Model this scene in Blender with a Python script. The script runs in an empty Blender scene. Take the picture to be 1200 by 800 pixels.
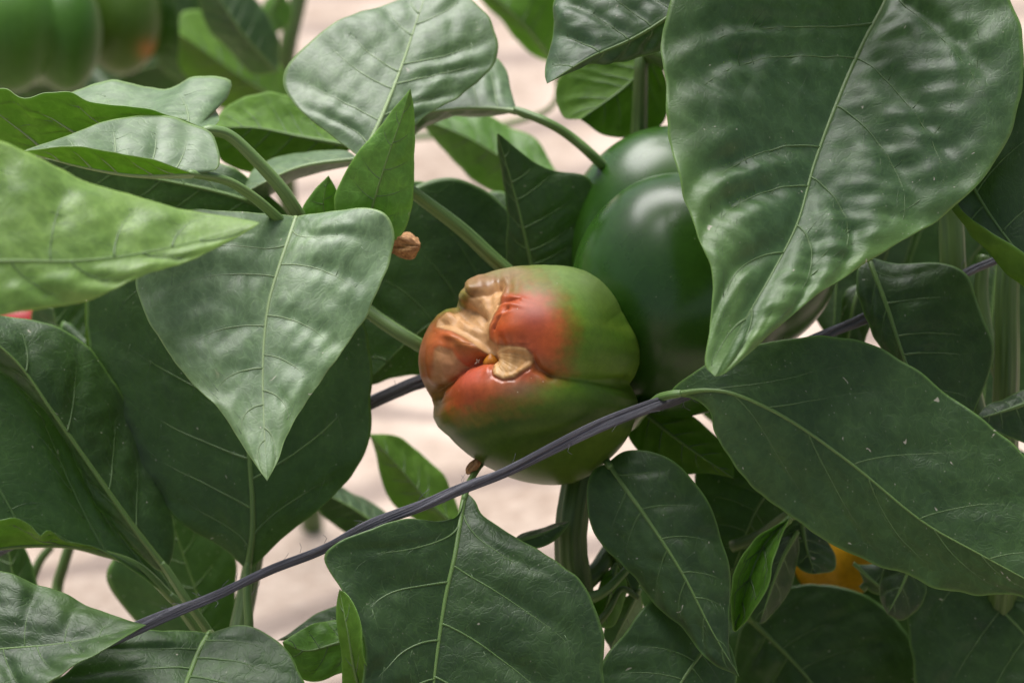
import bpy, math, random
import numpy as np
from mathutils import Vector

# ------------------------------------------------------------------ camera, world, sun, exposure
sc = bpy.context.scene
C = sc.collection
PITCH = math.radians(25.0)
D0 = 1.05                      # metres from the lens to the plane of the pepper
ZP = 0.32                      # height of the pepper above the soil
FWD = np.array([0.0, math.cos(PITCH), -math.sin(PITCH)])
UPV = np.array([0.0, math.sin(PITCH), math.cos(PITCH)])
RGT = np.array([1.0, 0.0, 0.0])
CAM = np.array([0.0, 0.0, ZP]) - FWD * D0
cam = bpy.data.cameras.new('camera')
cam.lens = 100; cam.sensor_width = 36; cam.clip_start = 0.02; cam.clip_end = 200
cam.dof.use_dof = True; cam.dof.focus_distance = D0 - 0.035; cam.dof.aperture_fstop = 9.0
cam.dof.aperture_blades = 0
co = bpy.data.objects.new('camera', cam); C.objects.link(co)
co.location = CAM; co.rotation_euler = (math.pi/2 - PITCH, 0, 0)
sc.camera = co

SUN_EL, SUN_AZ = math.radians(67), math.radians(-25)   # azimuth clockwise from +Y (away from the camera)
w = bpy.data.worlds.new('World'); sc.world = w; w.use_nodes = True
nt = w.node_tree; nt.nodes.clear()
sky = nt.nodes.new('ShaderNodeTexSky'); sky.sky_type = 'NISHITA'; sky.sun_disc = False
sky.sun_elevation = SUN_EL; sky.sun_rotation = SUN_AZ
sky.air_density = 1.0; sky.dust_density = 3.0; sky.ozone_density = 0.6
hsv = nt.nodes.new('ShaderNodeHueSaturation'); hsv.inputs['Saturation'].default_value = 0.6
bg = nt.nodes.new('ShaderNodeBackground'); bg.inputs[1].default_value = 0.065
wo = nt.nodes.new('ShaderNodeOutputWorld')
nt.links.new(sky.outputs[0], hsv.inputs['Color']); nt.links.new(hsv.outputs[0], bg.inputs[0])
nt.links.new(bg.outputs[0], wo.inputs[0])
sl = bpy.data.lights.new('sun', 'SUN'); sl.energy = 3.0; sl.angle = math.radians(46); sl.color = (1, 0.985, 0.965)
so = bpy.data.objects.new('sun', sl); C.objects.link(so)
sdir = Vector((math.sin(SUN_AZ)*math.cos(SUN_EL), math.cos(SUN_AZ)*math.cos(SUN_EL), math.sin(SUN_EL)))
so.rotation_euler = sdir.to_track_quat('Z', 'Y').to_euler(); so.location = (0, 0, 3)
sc.view_settings.view_transform = 'Standard'; sc.view_settings.look = 'None'
sc.view_settings.exposure = 1.05; sc.view_settings.gamma = 1.0
sc.render.engine = 'CYCLES'
sc.cycles.use_denoising = True
sc.cycles.max_bounces = 7; sc.cycles.transmission_bounces = 5; sc.cycles.transparent_max_bounces = 4

# ------------------------------------------------------------------ helpers
PXW = 0.36 / 1200.0            # sensor/lens per pixel of a 1200 wide frame
def at(x, y, z=0.0):           # a point seen at (x, y), z centimetres beyond the plane of the pepper
    D = D0 + z/100.0
    return CAM + FWD*D + RGT*((x-600)*PXW*D) + UPV*((400-y)*PXW*D)
def at_n(a):
    a = np.asarray(a, float)
    D = D0 + a[:, 2]/100.0
    return CAM + np.outer(D, FWD) + np.outer((a[:, 0]-600)*PXW*D, RGT) + np.outer((400-a[:, 1])*PXW*D, UPV)

def spline(pts, n=160):
    """Catmull-Rom through pts, resampled evenly by arc length."""
    p = np.asarray(pts, float)
    if len(p) == 2:
        t = np.linspace(0, 1, n)[:, None]; return p[0]*(1-t) + p[1]*t
    q = np.vstack([2*p[0]-p[1], p, 2*p[-1]-p[-2]])
    out = []
    for i in range(1, len(q)-2):
        t = np.linspace(0, 1, 24, endpoint=False)[:, None]
        a, b, c, d = q[i-1], q[i], q[i+1], q[i+2]
        out.append(0.5*((2*b) + (c-a)*t + (2*a-5*b+4*c-d)*t*t + (3*b-a-3*c+d)*t**3))
    out.append(q[-2][None]); s = np.vstack(out)
    L = np.r_[0, np.cumsum(np.linalg.norm(np.diff(s[:, :2], axis=0), axis=1) + 1e-9)]
    u = np.linspace(0, L[-1], n)
    return np.stack([np.interp(u, L, s[:, k]) for k in range(s.shape[1])], 1)

def wob(a, b, seed, freq=1.0, k=7):
    r = np.random.RandomState(seed); o = np.zeros(np.broadcast(a, b).shape)
    for i in range(k):
        th = r.uniform(0, 2*math.pi); f = freq*r.uniform(0.6, 1.7)
        o = o + np.sin(f*(a*math.cos(th)+b*math.sin(th)) + r.uniform(0, 6.28))
    return o/math.sqrt(k)

def mesh_obj(name, verts, faces, mat, parent=None, smooth=True, loc=None, mats=None, midx=None, uv=None, attrs=None, cols=None):
    """One mesh object; verts are world coordinates, loc the world origin of the object."""
    verts = np.asarray(verts, float)
    if loc is None: loc = verts.mean(0)
    loc = np.asarray(loc, float)
    me = bpy.data.meshes.new(name)
    me.from_pydata((verts-loc).tolist(), [], [list(map(int, f)) for f in faces])
    for m in (mats or [mat]): me.materials.append(m)
    if midx is not None: me.polygons.foreach_set('material_index', np.asarray(midx, np.int32))
    if smooth: me.polygons.foreach_set('use_smooth', np.ones(len(me.polygons), bool))
    if uv is not None:
        ul = me.uv_layers.new(name='UVMap'); li = np.zeros(len(me.loops), np.int32)
        me.loops.foreach_get('vertex_index', li); ul.data.foreach_set('uv', np.asarray(uv, np.float32)[li].ravel())
    for k, v in (attrs or {}).items():
        a = me.attributes.new(k, 'FLOAT', 'POINT'); a.data.foreach_set('value', np.asarray(v, np.float32))
    for k, v in (cols or {}).items():
        a = me.attributes.new(k, 'FLOAT_COLOR', 'POINT')
        a.data.foreach_set('color', np.c_[v, np.ones(len(v))].astype(np.float32).ravel())
    me.update()
    o = bpy.data.objects.new(name, me); C.objects.link(o)
    put(o, loc, parent); return o
WLOC = {}
def put(o, loc, parent=None):
    WLOC[o.name] = np.asarray(loc, float)
    if parent is not None:
        o.parent = parent; o.location = np.asarray(loc, float) - WLOC[parent.name]
    else: o.location = loc
def tag(o, label=None, cat=None, group=None, kind=None):
    if label: o['label'] = label
    if cat: o['category'] = cat
    if group: o['group'] = group
    if kind: o['kind'] = kind
    return o
def empty(name, loc):
    o = bpy.data.objects.new(name, None); C.objects.link(o); o.empty_display_size = 0.02; put(o, loc); return o

def tube_geo(path, rad, sides=8, prof=None, twist=0.0, flat=None):
    """path (n,3) world; rad scalar/array; prof(angle array, s) radial factor; flat=(axis, factor)."""
    p = np.asarray(path, float); n = len(p)
    rad = np.broadcast_to(np.asarray(rad, float), (n,))
    T = np.gradient(p, axis=0); T /= np.linalg.norm(T, axis=1)[:, None] + 1e-12
    ref = -FWD if abs(np.dot(T[0], FWD)) < 0.9 else UPV
    V = []; F = []
    ang = np.linspace(0, 2*math.pi, sides, endpoint=False)
    N = ref - T[0]*np.dot(ref, T[0])
    s = np.r_[0, np.cumsum(np.linalg.norm(np.diff(p, axis=0), axis=1))]
    for i in range(n):
        N = N - T[i]*np.dot(N, T[i]); N /= np.linalg.norm(N) + 1e-12
        B = np.cross(T[i], N)
        aa = ang + twist*s[i]
        k = rad[i] * (prof(ang, s[i]) if prof else 1.0)
        cx = np.cos(aa)*k; cy = np.sin(aa)*k
        if flat: cx = cx*flat
        V.append(p[i] + np.outer(cx, N) + np.outer(cy, B))
        if i:
            a = (i-1)*sides; b = i*sides
            for j in range(sides):
                j2 = (j+1) % sides; F.append((a+j, a+j2, b+j2, b+j))
    F.append(tuple(range(sides))[::-1]); F.append(tuple((n-1)*sides+j for j in range(sides)))
    return np.vstack(V), F
def tube(name, path, rad, mat, parent=None, sides=8, loc=None, **kw):
    v, f = tube_geo(path, rad, sides, **kw)
    s = np.r_[0, np.cumsum(np.linalg.norm(np.diff(path, axis=0), axis=1))]
    uv = np.c_[np.tile(np.arange(sides)/sides*0.02, len(path)), np.repeat(s, sides)]
    return mesh_obj(name, v, f, mat, parent, loc=loc if loc is not None else path[0], uv=uv)
def px_tube(name, pts, rads, mat, parent=None, sides=10, n=40, **kw):
    """pts in (x, y, z cm); rads in millimetres at each point."""
    s = spline(pts, n); r = np.interp(np.linspace(0, 1, n), np.linspace(0, 1, len(rads)), rads)/1000.0
    return tube(name, at_n(s), r, mat, parent, sides, **kw)

# ------------------------------------------------------------------ materials
def new_mat(name):
    m = bpy.data.materials.new(name); m.use_nodes = True; t = m.node_tree; t.nodes.clear()
    return m, t, t.nodes, t.links
def nd(N, ty, **kw):
    n = N.new(ty)
    for k, v in kw.items(): setattr(n, k, v)
    return n
def ramp(N, L, src, p0, p1, c0=(0,0,0,1), c1=(1,1,1,1)):
    r = N.new('ShaderNodeValToRGB'); r.color_ramp.elements[0].position = p0; r.color_ramp.elements[1].position = p1
    r.color_ramp.elements[0].color = c0; r.color_ramp.elements[1].color = c1
    L.new(src, r.inputs[0]); return r.outputs[0]
def mixc(N, L, fac, a, b, mode='MIX'):
    m = N.new('ShaderNodeMix'); m.data_type = 'RGBA'; m.blend_type = mode
    for sock, v in ((m.inputs[0], fac), (m.inputs[6], a), (m.inputs[7], b)):
        if isinstance(v, (int, float)): sock.default_value = v
        elif isinstance(v, tuple): sock.default_value = v if len(v) == 4 else (*v, 1)
        else: L.new(v, sock)
    return m.outputs[2]
def math_n(N, L, op, a, b=None):
    m = N.new('ShaderNodeMath'); m.operation = op
    for i, v in enumerate((a, b)):
        if v is None: continue
        if isinstance(v, (int, float)): m.inputs[i].default_value = v
        else: L.new(v, m.inputs[i])
    return m.outputs[0]

def leaf_mat(name, dark, light, edge, trans, rough=0.42, tfac=0.30, spec=0.5, dust=0.6, veincol=None, bump=0.34):
    m, t, N, L = new_mat(name)
    out = nd(N, 'ShaderNodeOutputMaterial')
    uv = nd(N, 'ShaderNodeUVMap'); uv.uv_map = 'UVMap'
    oi = nd(N, 'ShaderNodeObjectInfo')
    add = nd(N, 'ShaderNodeVectorMath', operation='ADD'); L.new(uv.outputs[0], add.inputs[0])
    cmb = nd(N, 'ShaderNodeCombineXYZ'); L.new(math_n(N, L, 'MULTIPLY', oi.outputs['Random'], 7.0), cmb.inputs[2]); L.new(cmb.outputs[0], add.inputs[1])
    co_ = add.outputs[0]
    n1 = nd(N, 'ShaderNodeTexNoise'); n1.inputs['Scale'].default_value = 45; n1.inputs['Detail'].default_value = 4; L.new(co_, n1.inputs['Vector'])
    n2 = nd(N, 'ShaderNodeTexNoise'); n2.inputs['Scale'].default_value = 420; n2.inputs['Detail'].default_value = 3; L.new(co_, n2.inputs['Vector'])
    # fine vein net: distorted cells
    nz = nd(N, 'ShaderNodeTexNoise'); nz.inputs['Scale'].default_value = 130; L.new(co_, nz.inputs['Vector'])
    ds = nd(N, 'ShaderNodeVectorMath', operation='MULTIPLY_ADD'); L.new(nz.outputs['Color'], ds.inputs[0]); ds.inputs[1].default_value = (0.011, 0.011, 0); L.new(co_, ds.inputs[2])
    vo = nd(N, 'ShaderNodeTexVoronoi', feature='DISTANCE_TO_EDGE'); vo.inputs['Scale'].default_value = 230; L.new(ds.outputs[0], vo.inputs['Vector'])
    vo2 = nd(N, 'ShaderNodeTexVoronoi', feature='DISTANCE_TO_EDGE'); vo2.inputs['Scale'].default_value = 300; L.new(ds.outputs[0], vo2.inputs['Vector'])
    net = ramp(N, L, vo.outputs['Distance'], 0.0, 0.07, (1,1,1,1), (0,0,0,1))
    net2 = ramp(N, L, vo2.outputs['Distance'], 0.0, 0.12, (1,1,1,1), (0,0,0,1))
    fac = ramp(N, L, n1.outputs['Fac'], 0.3, 0.72)
    col = mixc(N, L, fac, dark, light)
    n3 = nd(N, 'ShaderNodeTexNoise'); n3.inputs['Scale'].default_value = 190; n3.inputs['Detail'].default_value = 5; n3.inputs['Roughness'].default_value = 0.65; L.new(co_, n3.inputs['Vector'])
    col = mixc(N, L, 0.7, col, ramp(N, L, n3.outputs['Fac'], 0.28, 0.72, (0.5, 0.54, 0.48, 1), (1.5, 1.42, 1.5, 1)), 'MULTIPLY')
    col = mixc(N, L, math_n(N, L, 'MULTIPLY', net, 0.06), col, veincol or edge)
    col = mixc(N, L, math_n(N, L, 'MULTIPLY', net2, 0.45), col, mixc(N, L, 1.0, col, (1.55, 1.5, 1.5, 1), 'MULTIPLY'))
    at_ = nd(N, 'ShaderNodeAttribute'); at_.attribute_name = 'edge'
    col = mixc(N, L, at_.outputs['Fac'], col, edge)
    # yellowish flecks, dust, sand grains
    vd = nd(N, 'ShaderNodeTexVoronoi', feature='F1'); vd.inputs['Scale'].default_value = 240; L.new(ds.outputs[0], vd.inputs['Vector'])
    rr = math_n(N, L, 'GREATER_THAN', nd_sep(N, L, vd.outputs['Color']), 1.0-0.30*dust)
    dm = math_n(N, L, 'MULTIPLY', ramp(N, L, vd.outputs['Distance'], 0.05, 0.11, (1,1,1,1), (0,0,0,1)), rr)
    vd2 = nd(N, 'ShaderNodeTexVoronoi', feature='F1'); vd2.inputs['Scale'].default_value = 520; L.new(co_, vd2.inputs['Vector'])
    rr2 = math_n(N, L, 'GREATER_THAN', nd_sep(N, L, vd2.outputs['Color']), 1.0-0.22*dust)
    dm2 = math_n(N, L, 'MULTIPLY', ramp(N, L, vd2.outputs['Distance'], 0.06, 0.2, (1,1,1,1), (0,0,0,1)), rr2)
    patch = ramp(N, L, n1.outputs['Fac'], 0.45, 0.65)
    col = mixc(N, L, math_n(N, L, 'MULTIPLY', dm2, math_n(N, L, 'ADD', math_n(N, L, 'MULTIPLY', patch, 0.5), 0.2)), col, (0.33, 0.33, 0.24, 1))
    col = mixc(N, L, math_n(N, L, 'MULTIPLY', dm, 0.85), col, (0.46, 0.42, 0.33, 1))
    vl = nd(N, 'ShaderNodeTexVoronoi', feature='F1'); vl.inputs['Scale'].default_value = 42; L.new(ds.outputs[0], vl.inputs['Vector'])
    rl = math_n(N, L, 'GREATER_THAN', nd_sep(N, L, vl.outputs['Color']), 1.0-0.13*dust)
    lm = math_n(N, L, 'MULTIPLY', ramp(N, L, math_n(N, L, 'ADD', vl.outputs['Distance'], math_n(N, L, 'MULTIPLY', n3.outputs['Fac'], 0.10)), 0.085, 0.125, (1,1,1,1), (0,0,0,1)), rl)
    col = mixc(N, L, math_n(N, L, 'MULTIPLY', lm, 0.7), col, (0.30, 0.30, 0.17, 1))
    hs = nd(N, 'ShaderNodeHueSaturation'); L.new(col, hs.inputs['Color'])
    L.new(math_n(N, L, 'ADD', math_n(N, L, 'MULTIPLY', oi.outputs['Random'], 0.35), 0.83), hs.inputs['Value'])
    col = hs.outputs[0]
    b = nd(N, 'ShaderNodeBump'); b.inputs['Strength'].default_value = bump; b.inputs['Distance'].default_value = 0.0004
    h = math_n(N, L, 'ADD', math_n(N, L, 'MULTIPLY', net, -0.22), math_n(N, L, 'ADD', math_n(N, L, 'MULTIPLY', net2, -0.4), math_n(N, L, 'ADD', math_n(N, L, 'MULTIPLY', n2.outputs['Fac'], 0.5), math_n(N, L, 'MULTIPLY', n3.outputs['Fac'], 1.1))))
    L.new(h, b.inputs['Height'])
    p = nd(N, 'ShaderNodeBsdfPrincipled'); L.new(col, p.inputs['Base Color']); L.new(b.outputs[0], p.inputs['Normal'])
    L.new(math_n(N, L, 'ADD', math_n(N, L, 'MULTIPLY', n2.outputs['Fac'], 0.18), rough-0.09), p.inputs['Roughness'])
    p.inputs['Specular IOR Level'].default_value = spec
    tr = nd(N, 'ShaderNodeBsdfTranslucent'); tr.inputs[0].default_value = (*trans, 1)
    ms = nd(N, 'ShaderNodeMixShader'); ms.inputs[0].default_value = tfac
    L.new(p.outputs[0], ms.inputs[1]); L.new(tr.outputs[0], ms.inputs[2]); L.new(ms.outputs[0], out.inputs[0])
    return m
def nd_sep(N, L, col):
    s = N.new('ShaderNodeSeparateColor'); L.new(col, s.inputs[0]); return s.outputs[0]

def stem_mat(name, c0, c1, rough=0.45):
    m, t, N, L = new_mat(name); out = nd(N, 'ShaderNodeOutputMaterial')
    uv = nd(N, 'ShaderNodeUVMap'); uv.uv_map = 'UVMap'
    mp = nd(N, 'ShaderNodeMapping'); mp.inputs['Scale'].default_value = (900, 25, 1); L.new(uv.outputs[0], mp.inputs[0])
    n1 = nd(N, 'ShaderNodeTexNoise'); n1.inputs['Scale'].default_value = 1.0; n1.inputs['Detail'].default_value = 3; L.new(mp.outputs[0], n1.inputs['Vector'])
    col = mixc(N, L, ramp(N, L, n1.outputs['Fac'], 0.32, 0.68), c0, c1)
    b = nd(N, 'ShaderNodeBump'); b.inputs['Strength'].default_value = 0.3; b.inputs['Distance'].default_value = 0.0006; L.new(n1.outputs['Fac'], b.inputs['Height'])
    p = nd(N, 'ShaderNodeBsdfPrincipled'); L.new(col, p.inputs['Base Color']); p.inputs['Roughness'].default_value = rough
    p.inputs['Subsurface Weight'].default_value = 0.15; p.inputs['Subsurface Radius'].default_value = (0.002, 0.003, 0.001); p.inputs['Subsurface Scale'].default_value = 1.0
    L.new(b.outputs[0], p.inputs['Normal']); L.new(p.outputs[0], out.inputs[0]); return m

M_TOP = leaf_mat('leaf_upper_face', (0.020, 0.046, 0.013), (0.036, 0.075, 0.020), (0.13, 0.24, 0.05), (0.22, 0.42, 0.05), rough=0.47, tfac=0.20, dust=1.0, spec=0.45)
M_SHEEN = leaf_mat('leaf_sheen_upper_face', (0.080, 0.140, 0.060), (0.125, 0.196, 0.090), (0.25, 0.37, 0.12), (0.27, 0.47, 0.06), rough=0.45, tfac=0.24, dust=0.3, spec=0.65, bump=0.16)  # sky sheen on upturned leaves, put into a paler base colour
M_NEAR = leaf_mat('leaf_light_upper_face', (0.10, 0.185, 0.036), (0.165, 0.265, 0.065), (0.26, 0.40, 0.08), (0.32, 0.55, 0.05), rough=0.42, tfac=0.3, dust=0.3, spec=0.5, bump=0.2)
M_SHINY = leaf_mat('leaf_shiny_upper_face', (0.028, 0.064, 0.022), (0.050, 0.100, 0.034), (0.17, 0.30, 0.06), (0.22, 0.42, 0.05), rough=0.45, tfac=0.22, dust=0.8, spec=0.52, bump=0.2)
M_YOUNG = leaf_mat('leaf_young_upper_face', (0.070, 0.165, 0.020), (0.11, 0.235, 0.035), (0.2, 0.36, 0.07), (0.26, 0.5, 0.05), rough=0.45, tfac=0.3, dust=0.15)
M_UNDER = leaf_mat('leaf_under_face', (0.085, 0.18, 0.018), (0.125, 0.24, 0.030), (0.2, 0.34, 0.07), (0.40, 0.74, 0.05), rough=0.6, tfac=0.45, dust=0.0, spec=0.3, veincol=(0.03, 0.07, 0.012))
M_VEIN = stem_mat('leaf_midrib', (0.085, 0.155, 0.035), (0.14, 0.235, 0.055))
M_SIDE = stem_mat('leaf_side_vein', (0.060, 0.115, 0.030), (0.095, 0.165, 0.043))
M_SIDE_PALE = stem_mat('pale_leaf_side_vein', (0.14, 0.20, 0.09), (0.20, 0.28, 0.13))
M_FINE_PALE = stem_mat('pale_fine_leaf_vein', (0.12, 0.18, 0.085), (0.15, 0.22, 0.11))
M_VEIN_PALE = stem_mat('pale_leaf_midrib', (0.19, 0.27, 0.11), (0.27, 0.36, 0.16))
M_FINE = stem_mat('fine_leaf_vein', (0.048, 0.095, 0.027), (0.075, 0.135, 0.038))
M_STEM = stem_mat('green_stem', (0.045, 0.088, 0.018), (0.105, 0.175, 0.04))
M_PETIOLE = stem_mat('green_petiole', (0.07, 0.14, 0.032), (0.17, 0.27, 0.08))

# ------------------------------------------------------------------ ground
def make_ground():
    n = 140
    g = np.sign(np.linspace(-1, 1, n))*np.abs(np.linspace(-1, 1, n))**2.6*40
    X, Y = np.meshgrid(g, g + 0.9)
    Z = 0.010*wob(X*9, Y*9, 3) + 0.006*wob(X*30, Y*30, 5) + 0.02*wob(X, Y, 8)
    V = np.c_[X.ravel(), Y.ravel(), Z.ravel() - 0.01]
    F = [(i*n+j, i*n+j+1, (i+1)*n+j+1, (i+1)*n+j) for i in range(n-1) for j in range(n-1)]
    m, t, N, L = new_mat('sandy_soil'); out = nd(N, 'ShaderNodeOutputMaterial')
    tc = nd(N, 'ShaderNodeTexCoord')
    a = nd(N, 'ShaderNodeTexNoise'); a.inputs['Scale'].default_value = 11; a.inputs['Detail'].default_value = 6; L.new(tc.outputs['Object'], a.inputs['Vector'])
    b_ = nd(N, 'ShaderNodeTexNoise'); b_.inputs['Scale'].default_value = 120; b_.inputs['Detail'].default_value = 5; L.new(tc.outputs['Object'], b_.inputs['Vector'])
    col = mixc(N, L, ramp(N, L, a.outputs['Fac'], 0.36, 0.6), (0.31, 0.235, 0.185, 1), (0.51, 0.405, 0.335, 1))
    col = mixc(N, L, math_n(N, L, 'MULTIPLY', ramp(N, L, b_.outputs['Fac'], 0.35, 0.75), 0.5), col, (0.57, 0.475, 0.40, 1))
    shadow_wv = nd(N, 'ShaderNodeTexWave'); shadow_wv.inputs['Scale'].default_value = 3.2; shadow_wv.inputs['Distortion'].default_value = 5.0; shadow_wv.inputs['Detail'].default_value = 3; shadow_wv.inputs['Detail Scale'].default_value = 1.2
    mpw = nd(N, 'ShaderNodeMapping'); mpw.inputs['Rotation'].default_value = (0, 0, 1.25); L.new(tc.outputs['Object'], mpw.inputs[0]); L.new(mpw.outputs[0], shadow_wv.inputs['Vector'])
    col = mixc(N, L, math_n(N, L, 'MULTIPLY', ramp(N, L, shadow_wv.outputs['Fac'], 0.0, 0.30, (1,1,1,1), (0,0,0,1)), 0.75), col, (0.20, 0.155, 0.135, 1))  # soft shadow stripes on the soil, painted into its colour
    bp = nd(N, 'ShaderNodeBump'); bp.inputs['Strength'].default_value = 0.6; bp.inputs['Distance'].default_value = 0.006; L.new(b_.outputs['Fac'], bp.inputs['Height'])
    p = nd(N, 'ShaderNodeBsdfPrincipled'); L.new(col, p.inputs['Base Color']); p.inputs['Roughness'].default_value = 0.95; p.inputs['Specular IOR Level'].default_value = 0.1
    L.new(bp.outputs[0], p.inputs['Normal']); L.new(p.outputs[0], out.inputs[0])
    o = mesh_obj('ground', V, F, m, loc=(0, 0, 0)); tag(o, 'pale sandy soil seen out of focus between the leaves', 'soil', kind='structure')
make_ground()

# ------------------------------------------------------------------ leaves
LEAF_SEED = [11]
RES = {'hi': (120, 40), 'mid': (76, 26), 'low': (40, 14)}
def leaf(plant, M, A, B, da=0.0, db=0.0, face='top', res='mid', puff=0.8, wave=0.8, mat=None, under=None, petiole=None,
         prad=(1.5, 2.0), KA=None, KB=None, nv_side=6, label=None, vmat=None, ripple=0.45, tipl=0.0, rag=1.0, mrad=0.95, seed=None, veins=True, du=0.24, bow=0.0):
    """M midrib base to tip (x, y, z cm); A, B margins (x, y); da, db their depth offset in cm from the midrib."""
    LEAF_SEED[0] += 1; seed = seed or LEAF_SEED[0]; rs = np.random.RandomState(seed)
    mat = mat or M_TOP; under = under or M_UNDER; vmat = vmat or (M_VEIN_PALE if mat is M_SHEEN else M_VEIN)
    nu, nh = RES[res]
    m = spline(M, nu); u = np.linspace(0, 1, nu); env = np.sin(math.pi*u)**0.6
    def margin(P, d):
        P = [tuple(p) for p in P]
        if len(P[0]) == 2:
            s = spline([M[0][:2]] + P + [M[-1][:2]], nu); return np.c_[s, m[:, 2] + d*env]
        return spline([M[0]] + P + [M[-1]], nu)
    a, b = margin(A, da), margin(B, db)
    for kk, mg in enumerate((a, b)):
        arc = np.r_[0, np.cumsum(np.hypot(*np.diff(mg[:, :2], axis=0).T))]
        tg = np.gradient(mg[:, :2], axis=0); tg /= np.linalg.norm(tg, axis=1)[:, None] + 1e-9
        jit = (1.5*wob(arc/17, arc*0, seed+31+kk) + 0.6*wob(arc/6, arc*0, seed+41+kk))*env*min(1.0, wave+0.3)*rag
        mg[:, 0] += -tg[:, 1]*jit; mg[:, 1] += tg[:, 0]*jit
    ka = margin(KA, da*0.6) if KA else None
    kb = margin(KB, db*0.6) if KB else None
    t = np.linspace(0, 1, nh+1)[1:]
    def half(mg, k):
        tt = t[None, :, None]
        if k is None:
            q = m[:, None]*(1-tt) + mg[:, None]*tt
            q[:, :, 2] += bow*np.sin(math.pi*t)[None, :]*env[:, None]
            return q
        return m[:, None]*(1-tt)**2 + 2*k[:, None]*tt*(1-tt) + mg[:, None]*tt**2
    ha, hb = half(a, ka), half(b, kb)
    G = np.concatenate([ha[:, ::-1], m[:, None], hb], 1)       # columns: A margin .. midrib .. B margin
    v = np.r_[-t[::-1], 0, t]
    # which way up: area weighted sign in the picture
    g2 = G[:, :, :2]; e1 = np.diff(g2, axis=0)[:, :-1]; e2 = np.diff(g2, axis=1)[:-1]
    ar = (e1[..., 0]*e2[..., 1] - e1[..., 1]*e2[..., 0]).sum()
    flip = (ar > 0) != (face == 'top')
    if flip: G = G[:, ::-1]
    W = at_n(G.reshape(-1, 3)).reshape(G.shape); nc = G.shape[1]
    def normals(W):
        du_ = np.gradient(W, axis=0); dv_ = np.gradient(W, axis=1)
        n = np.cross(dv_, du_); l = np.linalg.norm(n, axis=2, keepdims=True)
        return n/np.maximum(l, 1e-12)
    n = normals(W)
    seg = np.linalg.norm(np.diff(W[:, nc//2], axis=0), axis=1); length = seg.sum()
    s = np.r_[0, np.cumsum(seg)]/length
    hw = np.linalg.norm(np.diff(W, axis=1), axis=2); cum = np.concatenate([np.zeros((nu, 1)), np.cumsum(hw, 1)], 1)
    cum = cum - cum[:, nc//2:nc//2+1]                          # metres from midrib, signed
    # side veins
    base = np.linspace(0.06, 0.80, nv_side); U = u[:, None]; Vv = np.abs(v)[None, :]
    puffh = np.zeros((nu, nc)); vein_sets = []
    for side in (-1, 1):
        us = np.sort(base + rs.uniform(-0.035, 0.035, nv_side) + (0.05 if side > 0 else 0.0))
        vein_sets.append((side, us))
        wc = U - du*(1-0.5*U)*Vv**1.15
        full = np.r_[-0.35, us, 1.3]
        gap = np.full((nu, nc), 9.0)
        for x in full: gap = np.minimum(gap, np.abs(wc-x))
        sp = 0.74/nv_side
        f = 1-np.exp(-(gap/(0.26*sp))**2)
        sel = (v < 0) if side < 0 else (v > 0)
        puffh[:, sel] = f[:, sel]
    puffh *= (1-np.exp(-(np.abs(cum)/0.0035)**2)) * np.sin(math.pi*np.clip(Vv*0.93+0.05, 0, 1))**0.6 * env[:, None]
    puffh *= 0.75 + 0.35*wob(U*9, v[None, :]*5, seed, 1.0)
    h = 0.001*puff*puffh*1.5
    h += 0.00022*puff*wob(cum*520, U*length*520, seed+3, 1.0)*np.sin(math.pi*np.clip(Vv, 0, 1))**0.5*env[:, None]*(1-np.exp(-(np.abs(cum)/0.003)**2))
    if ripple > 0 and res != 'low':
        wc = (U - du*(1-0.5*U)*Vv**1.15)*length
        pr = np.stack([wc.ravel()/0.0135, cum.ravel()/0.0095], 1)
        lo, hi = np.floor(pr.min(0))-1, np.ceil(pr.max(0))+1
        gx, gy = np.meshgrid(np.arange(lo[0], hi[0]+1), np.arange(lo[1], hi[1]+1)); pts = np.stack([gx.ravel(), gy.ravel()], 1)
        pts = pts + rs.uniform(-0.5, 0.5, pts.shape); pts = pts[rs.rand(len(pts)) < 0.72]; amp = rs.uniform(0.35, 1.25, len(pts))
        f1 = np.full(len(pr), 9.0); f2 = np.full(len(pr), 9.0); am = np.zeros(len(pr))
        for q_, a_ in zip(pts, amp):
            dd = np.hypot(pr[:, 0]-q_[0], pr[:, 1]-q_[1])
            near = dd < f1; f2 = np.where(near, f1, np.minimum(f2, dd)); am = np.where(near, a_, am); f1 = np.minimum(f1, dd)
        cell = (1-np.exp(-((f2-f1)/0.42)**2))*am
        h += 0.00062*ripple*cell.reshape(nu, nc)*env[:, None]*np.clip(1-Vv**6, 0, 1)*(1-np.exp(-(np.abs(cum)/0.0022)**2))
    h += 0.0012*wave*Vv**3*wob(U*length*260, np.sign(v)[None, :]*3.0, seed+5, 1.0)*env[:, None]
    h += 0.0016*wave*wob(U*length*60, cum*60, seed+9, 1.0)*Vv*env[:, None]
    W = W + n*h[..., None]; n = normals(W)
    th = 0.00028
    top = (W + n*th/2).reshape(-1, 3); bot = (W - n*th/2).reshape(-1, 3)
    idx = np.arange(nu*nc).reshape(nu, nc); K = nu*nc
    q = np.stack([idx[:-1, :-1], idx[:-1, 1:], idx[1:, 1:], idx[1:, :-1]], -1).reshape(-1, 4)
    rim = []
    for c0, sgn in ((0, 1), (nc-1, -1)):
        i0, i1 = idx[:-1, c0], idx[1:, c0]
        r = np.stack([i0, i1, i1+K, i0+K], -1); rim.append(r if sgn > 0 else r[:, ::-1])
    faces = np.vstack([q, (q+K)[:, ::-1]] + rim)
    mi = np.r_[np.zeros(len(q)), np.ones(len(q)), np.zeros(2*(nu-1))].astype(int)
    uv1 = np.c_[cum.ravel(), np.broadcast_to(s[:, None]*length, (nu, nc)).ravel()]
    edge_d = np.minimum(np.abs(cum-cum[:, :1]), np.abs(cum[:, -1:]-cum))
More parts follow.
